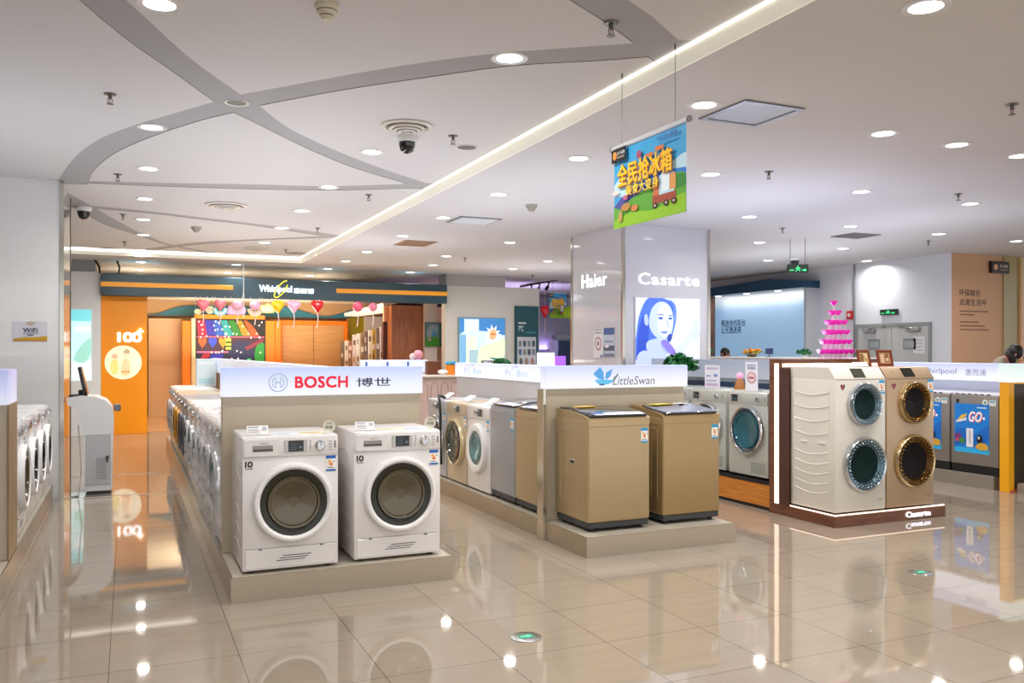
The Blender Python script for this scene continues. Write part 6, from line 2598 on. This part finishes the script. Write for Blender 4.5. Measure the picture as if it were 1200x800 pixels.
plant(Vector((at_y(588, 420, 12.9).x, 12.9, 1.25)), .15, .12, 80, 'green plant on a far white shelf left of the white pillar', .06, .05, 11)
far_box('display_shelf', 'white shelf block under the far green plant', 'shelf', 575, 665, 436, 470, 12.75, .4, mat('#dfe2ee', rough=.3, emit=.15), zb=0.)

# pink fluted counter with odds and ends behind the swan island
t = thing('tasting_counter', 'pinkish counter with arched front panels behind the swan island row', 'counter', (4.06, 11.3, 0))
PNK = mat('#cdb2a8', rough=.5)
a = MB()
a.box(-.42, .36, 0, .6, 0, 1.18, PNK, bev=.006, seg=1)
for k in range(5):
    cx = -.33 + .15 * k
    a.tube([(cx - .05, 0, .85), (cx - .05, 0, 1.06), (cx - .035, 0, 1.10), (cx, 0, 1.115), (cx + .035, 0, 1.10), (cx + .05, 0, 1.06), (cx + .05, 0, .85)], .007, mat('#b8998e', rough=.5), 6)
obj('front', a, t)
a = MB()
a.box(-.46, .40, -.04, .64, 1.18, 1.215, mat('#d8cdc4', rough=.4), bev=.006, seg=1)
obj('worktop', a, t)
pw = at_y(529, 438, 11.5)
t = thing('plastic_tub', 'orange tub with blue rim on the pink counter', 'tub', (pw.x, 11.5, 1.215))
a = MB()
a.lathe([(.07, 0), (.085, .14), (.08, .14), (.07, .02), (0, .02)], (0, 0, 0), UP, mat('#ef8a1a', rough=.4), 20, cap0=True)
obj('tub', a, t)
a = MB()
for k in range(7):
    a.sphere((.05 * math.cos(k), .05 * math.sin(k), .16), .035, mat('#2a8fc8' if k % 2 else '#3aa0a8', rough=.5), 8)
obj('blue_bundle', a, t)
pw = at_y(509, 436, 11.6)
a = MB()
a.box(-.1, .1, 0, .12, 0, .19, mat('#6a3a1f', rough=.6), bev=.004, seg=1)
o = obj('cardboard_box', a, loc=(pw.x, 11.6, 1.215))
tag(o, 'brown box on the pink counter', 'box')
rnd = random.Random(2)
pw = at_y(519, 438, 11.4)
a = MB()
a.sphere((0, 0, .035), .07, mat('#efe9e2', rough=.6), 12, (1, .8, .55))
for i in range(len(a.v)):
    a.v[i] = a.v[i] + Vector((rnd.uniform(-.012, .012), rnd.uniform(-.012, .012), rnd.uniform(0, .012)))
o = obj('crumpled_paper', a, loc=(pw.x, 11.4, 1.215), smooth=20)
tag(o, 'crumpled white paper on the pink counter', 'paper')
# far header board
t = thing('display_unit', 'far white header board with three blue tabs right behind the red lettered header', 'panel', (3.5, 12.6, 0))
a = MB()
x0, x1 = at_y(423, 425, 12.6).x - 3.5, at_y(501, 425, 12.6).x - 3.5
zz1, zz0 = at_y(460, 421.5, 12.6).z, at_y(460, 437, 12.6).z
a.box(x0, x1, 0, .08, 0, zz0, mat('#cfd3dc', rough=.4))
obj('board', a, t)
a = MB()
a.box(x0, x1, -.02, .08, zz0, zz1, mat('#d5dff2', rough=.3, emit=.35), bev=.004, seg=1)
for k in range(3):
    xx = x0 + (x1 - x0) * (.06 + .31 * k)
    a.box(xx, xx + .03, -.022, -.02, zz0 + .02, zz1 - .03, mat('#4a72c8'))
    a.box(xx + .06, xx + .24, -.0215, -.02, zz0 + .05, zz1 - .05, mat('#eef4ff', emit=.3))
obj('lit_header', a, t)
pw = at_y(490, 415, 12.64)
a = MB()
a.sphere((0, 0, .075), .075, mat('#ee9cb0', rough=.3, coat=.3), 16)
a.sphere((-.09, 0, .05), .05, mat('#e6c9c9', rough=.4), 12)
o = obj('pink_ball', a, loc=(pw.x, 12.64, zz1))
tag(o, 'pink ball ornament on the far white header board', 'ornament')
# stacked white cartons at the far end of the left aisle row
pw = at_y(246, 425, 13.9)
a = MB()
a.box(-.14, .14, 0, .3, 0, .42, mat('#dfeef4', rough=.4), bev=.004, seg=1)
fl = Flat(a, (-.14, 0, 0), FX, .28, .42, step=.001)
fl.p(rect(.1, .1, .9, .3), '#bfe0ea').p(rect(.1, .8, .9, .9), '#f4fafc')
o = obj('white_carton', a, loc=(pw.x - .05, 13.9, .16 + .8515))
tag(o, 'white and pale cyan carton standing on the far machines of the left aisle row', 'box')

# ------------------------------------------------------------------ round exit markers in the floor
def floor_marker(u, v, r, label):
    p = at_z(u, v, 0)
    t = thing('floor_marker', label, 'floor sign', (p.x, p.y, 0), 0, 'round exit markers in the floor')
    a = MB()
    a.lathe([(r, 0), (r, .003), (r * .93, .005), (0, .005)], (0, 0, 0), UP, mat('#a9aaa6', rough=.2, metal=.8), 40)
    obj('steel_disc', a, t)
    a = MB()
    fl = Flat(a, (-r * .5, -r * .4, .0052), (Vector((1, 0, 0)), Vector((0, 1, 0))), r, r * .8, step=.0006)
    fl.p(rect(0, 0, 1, 1), '#2a8a66').p([(.12, .4), (.55, .4), (.55, .2), (.9, .5), (.55, .8), (.55, .6), (.12, .6)], mat('#4fe0b0', emit=.5))
    obj('green_arrow', a, t, 'green arrow window')


floor_marker(616.5, 746.5, .085, 'round steel exit marker with green arrow in the floor at the bottom centre')
floor_marker(1079, 671, .085, 'dark round exit marker with green arrow in the floor at right')


# ------------------------------------------------------------------ people
def person(label, loc, rz, joints, edges, radii, head, skin, top_c, bottom_c, hair_c, hair_pts, face=True, split_z=.95, sleeve=True):
    """one continuous body grown from a skeleton; colours are split by height"""
    t = thing('person', label, 'person', loc, rz)
    me = bpy.data.meshes.new('body')
    keys = list(joints)
    me.from_pydata([joints[k] for k in keys], [(keys.index(a_), keys.index(b_)) for a_, b_ in edges], [])
    o = bpy.data.objects.new('body', me)
    COL.objects.link(o)
    md = o.modifiers.new('skin', 'SKIN')
    md.use_smooth_shade = True
    sv = me.skin_vertices[0].data
    for i, k in enumerate(keys):
        r = radii[k]
        sv[i].radius = (r, r) if not isinstance(r, tuple) else r
        sv[i].use_root = (k == 'pelvis')
    sd = o.modifiers.new('sub', 'SUBSURF')
    sd.levels = sd.render_levels = 2
    bpy.context.view_layer.update()
    me2 = bpy.data.meshes.new_from_object(o.evaluated_get(bpy.context.evaluated_depsgraph_get()))
    o.modifiers.clear()
    o.data = me2
    o.parent = t
    for m_ in (mat(skin, rough=.5), mat(top_c, rough=.8), mat(bottom_c, rough=.8), mat('#26221f', rough=.5)):
        me2.materials.append(m_)
    neck = Vector(joints['neck'])
    for p in me2.polygons:
        c = p.center
        p.use_smooth = True
        arm = min((c - Vector(joints[h_])).length for h_ in ('hand_l', 'hand_r')) < .11
        if (c - Vector(joints['head'])).length < .19 or (c - neck).length < .055 or arm:
            p.material_index = 0
        elif c.z > split_z:
            p.material_index = 1
        elif c.z > .09:
            p.material_index = 2
        else:
            p.material_index = 3
    H = Vector(joints['head'])
    f = Vector(head).normalized()
    s = f.cross(UP).normalized()
    up = s.cross(f)
    if face:
        a = MB()
        for q in (-1, 1):
            a.sphere(H + f * .083 + s * (.033 * q) + up * .012, .011, mat('#f2efe8', rough=.3), 10)
            a.sphere(H + f * .0925 + s * (.033 * q) + up * .012, .0055, mat('#20140e', rough=.2), 8)
        obj('eyes', a, t)
        a = MB()
        a.lathe([(.004, .0), (.011, .03), (.017, .045), (.012, .055), (0, .058)], H + f * .088 + up * .014, -up * .85 + f * .35, mat(skin, rough=.5), 10)
        obj('nose', a, t)
        a = MB()
        a.sphere(H + f * .088 - up * .06, .02, mat('#9a4a44', rough=.5), 10, (1, 1, .35))
        obj('mouth', a, t)
    a = MB()
    for q in (-1, 1):
        a.sphere(H + s * (.083 * q) - f * .005, .022, mat(skin, rough=.5), 10, (.7, .7, 1.3))
    obj('ears', a, t)
    a = MB()
    hm = mat(hair_c, rough=.45, noise=.3, nscale=40)
    for off, r, sc_ in hair_pts:
        a.sphere(H + f * off[0] + s * off[1] + up * off[2], r, hm, 18, sc_)
    obj('hair', a, t)
    # five separate fingers on each hand
    for hnd, el in (('hand_l', 'elbow_l'), ('hand_r', 'elbow_r')):
        h0 = Vector(joints[hnd])
        d = (h0 - Vector(joints[el])).normalized()
        sd_ = d.cross(UP if abs(d.z) < .9 else Vector((1, 0, 0))).normalized()
        nr = d.cross(sd_)
        a = MB()
        for k, (off, L) in enumerate(((-.03, .07), (-.01, .08), (.01, .075), (.03, .06))):
            b = h0 + d * .03 + sd_ * off
            a.tube([b, b + d * L * .5, b + d * L * .85 + nr * .015, b + d * L + nr * .03], [.0095, .009, .0085, .006], mat(skin, rough=.5), 8)
        b = h0 + sd_ * -.035 - d * .02
        a.tube([b, b - sd_ * .025 + d * .03, b - sd_ * .03 + d * .06], [.011, .01, .007], mat(skin, rough=.5), 8)
        obj('fingers', a, t)
    return t


def skeleton(hip=.92, lean=0., shoulder=1.36, head_z=1.54, arms=None, fwd=0.):
    J = {'pelvis': (0, 0, hip), 'waist': (0, fwd * .3, hip + .16), 'chest': (0, fwd * .7, shoulder - .1), 'neck': (0, fwd, shoulder + .06), 'head': (0, fwd * 1.25, head_z),
         'hip_l': (-.09, 0, hip - .05), 'knee_l': (-.1, -.01, .5), 'ankle_l': (-.1, .03, .09), 'toe_l': (-.11, -.13, .035),
         'hip_r': (.09, 0, hip - .05), 'knee_r': (.1, -.01, .5), 'ankle_r': (.1, .03, .09), 'toe_r': (.11, -.13, .035),
         'sh_l': (-.17, fwd * .85, shoulder), 'elbow_l': (-.22, fwd + .0, shoulder - .28), 'hand_l': (-.18, fwd - .2, shoulder - .36),
         'sh_r': (.17, fwd * .85, shoulder), 'elbow_r': (.22, fwd + .0, shoulder - .28), 'hand_r': (.18, fwd - .2, shoulder - .36)}
    if arms:
        J.update(arms)
    E_ = [('pelvis', 'waist'), ('waist', 'chest'), ('chest', 'neck'), ('neck', 'head'), ('pelvis', 'hip_l'), ('hip_l', 'knee_l'), ('knee_l', 'ankle_l'), ('ankle_l', 'toe_l'),
          ('pelvis', 'hip_r'), ('hip_r', 'knee_r'), ('knee_r', 'ankle_r'), ('ankle_r', 'toe_r'), ('chest', 'sh_l'), ('sh_l', 'elbow_l'), ('elbow_l', 'hand_l'), ('chest', 'sh_r'), ('sh_r', 'elbow_r'), ('elbow_r', 'hand_r')]
    R_ = {'pelvis': (.15, .11), 'waist': (.13, .095), 'chest': (.15, .11), 'neck': .05, 'head': (.085, .105), 'hip_l': .085, 'knee_l': .06, 'ankle_l': .042, 'toe_l': .035,
          'hip_r': .085, 'knee_r': .06, 'ankle_r': .042, 'toe_r': .035, 'sh_l': .06, 'elbow_l': .042, 'hand_l': .032, 'sh_r': .06, 'elbow_r': .042, 'hand_r': .032}
    return J, E_, R_


J, E_, R_ = skeleton(hip=.88, shoulder=1.31, head_z=1.49)
pp_ = at_x(851, 412, 10.95)
person('dark haired person standing behind the white counter, only the head showing', (10.95, pp_.y, 0), -.15, J, E_, R_, (0, -1, 0), '#b9715c', '#2b2f45', '#2a2a30', '#15100f',
       [((-.045, 0, .04), .102, (.95, .95, .95)), ((-.07, 0, -.03), .085, (.9, .9, 1.1))])
# stooping visitor behind the header at the right
J, E_, R_ = skeleton(hip=.93, shoulder=1.42, head_z=1.52, fwd=-.17)
J['neck'] = (0, -.24, 1.44)
J['head'] = (0, -.34, 1.505)
J['chest'] = (0, -.1, 1.36)
R_['chest'] = (.17, .13)
pv = at_x(1156, 412, 11.1)
person('dark haired person in a pale patterned top stooping behind the right lit header', (11.15, pv.y, 0), .55, J, E_, R_, (0, -1, -.35), '#c98f78', '#b9ad9c', '#3a3d46', '#1d1210',
       [((-.025, 0, .03), .11, (.92, .92, 1)), ((-.06, 0, -.05), .095, (.9, .8, 1.3)), ((-.02, .05, -.05), .06, (.7, .7, 1.6))])

# ------------------------------------------------------------------ unseen upward lights, added as soft fill for the ceiling
fill_uplight('added_ceiling_fill', 1.3, 8.6, 1.50, .3, 5.0, 27, (.95, .96, 1.0))
fill_uplight('added_ceiling_fill', 1.3, 13.0, 1.50, .3, 3.0, 16, (.95, .96, 1.0))
fill_uplight('added_ceiling_fill', -1.4, 7.6, 1.50, .3, 2.4, 15, (.9, .94, 1.0))
fill_uplight('added_ceiling_fill', 3.83, 8.4, 1.50, .2, 3.6, 24, (.86, .89, 1.0))
fill_uplight('added_ceiling_fill', 6.3, 7.4, 1.52, .2, 1.8, 24, (.70, .75, 1.0))
fill_uplight('added_ceiling_fill', 9.1, 8.2, 1.47, .3, 2.6, 20, (.85, .87, 1.0))
fill_uplight('added_ceiling_fill', 3.5, 12.8, 1.6, .8, .2, 14, (.9, .92, 1.0))
fill_uplight('added_counter_fill', 10.2, 11.3, 1.75, .3, 2.6, 17, (.8, .85, 1.0))  # added fill floating above the counter, no fitting there
fill_uplight('unseen_far_zone_light', 9.3, 19.5, 1.6, .6, 2.0, 60, (.66, .55, 1.0))
fill_uplight('unseen_far_zone_light', 7.5, 15.2, 1.6, 2.0, .6, 18, (.95, .92, .95))  # added fill for the far ceiling, without a fitting
fill_uplight('added_shop_fill', 2.5, 19.6, 1.3, 3.0, 1.5, 280, (1.0, .88, .7))  # added to brighten the inside of the shop, no visible source

li = bpy.data.lights.new('added_fascia_fill', 'AREA')  # unseen light added to brighten fascia, white board and orange column
li.shape = 'RECTANGLE'
li.size, li.size_y = 6.0, .1
li.energy = 50
li.spread = 1.7
li.color = (1, .97, .93)
o = bpy.data.objects.new('added_fascia_fill', li)
COL.objects.link(o)
o.location = (2.6, 15.0, H1 - .12)
o.rotation_euler = (.75, 0, 0)
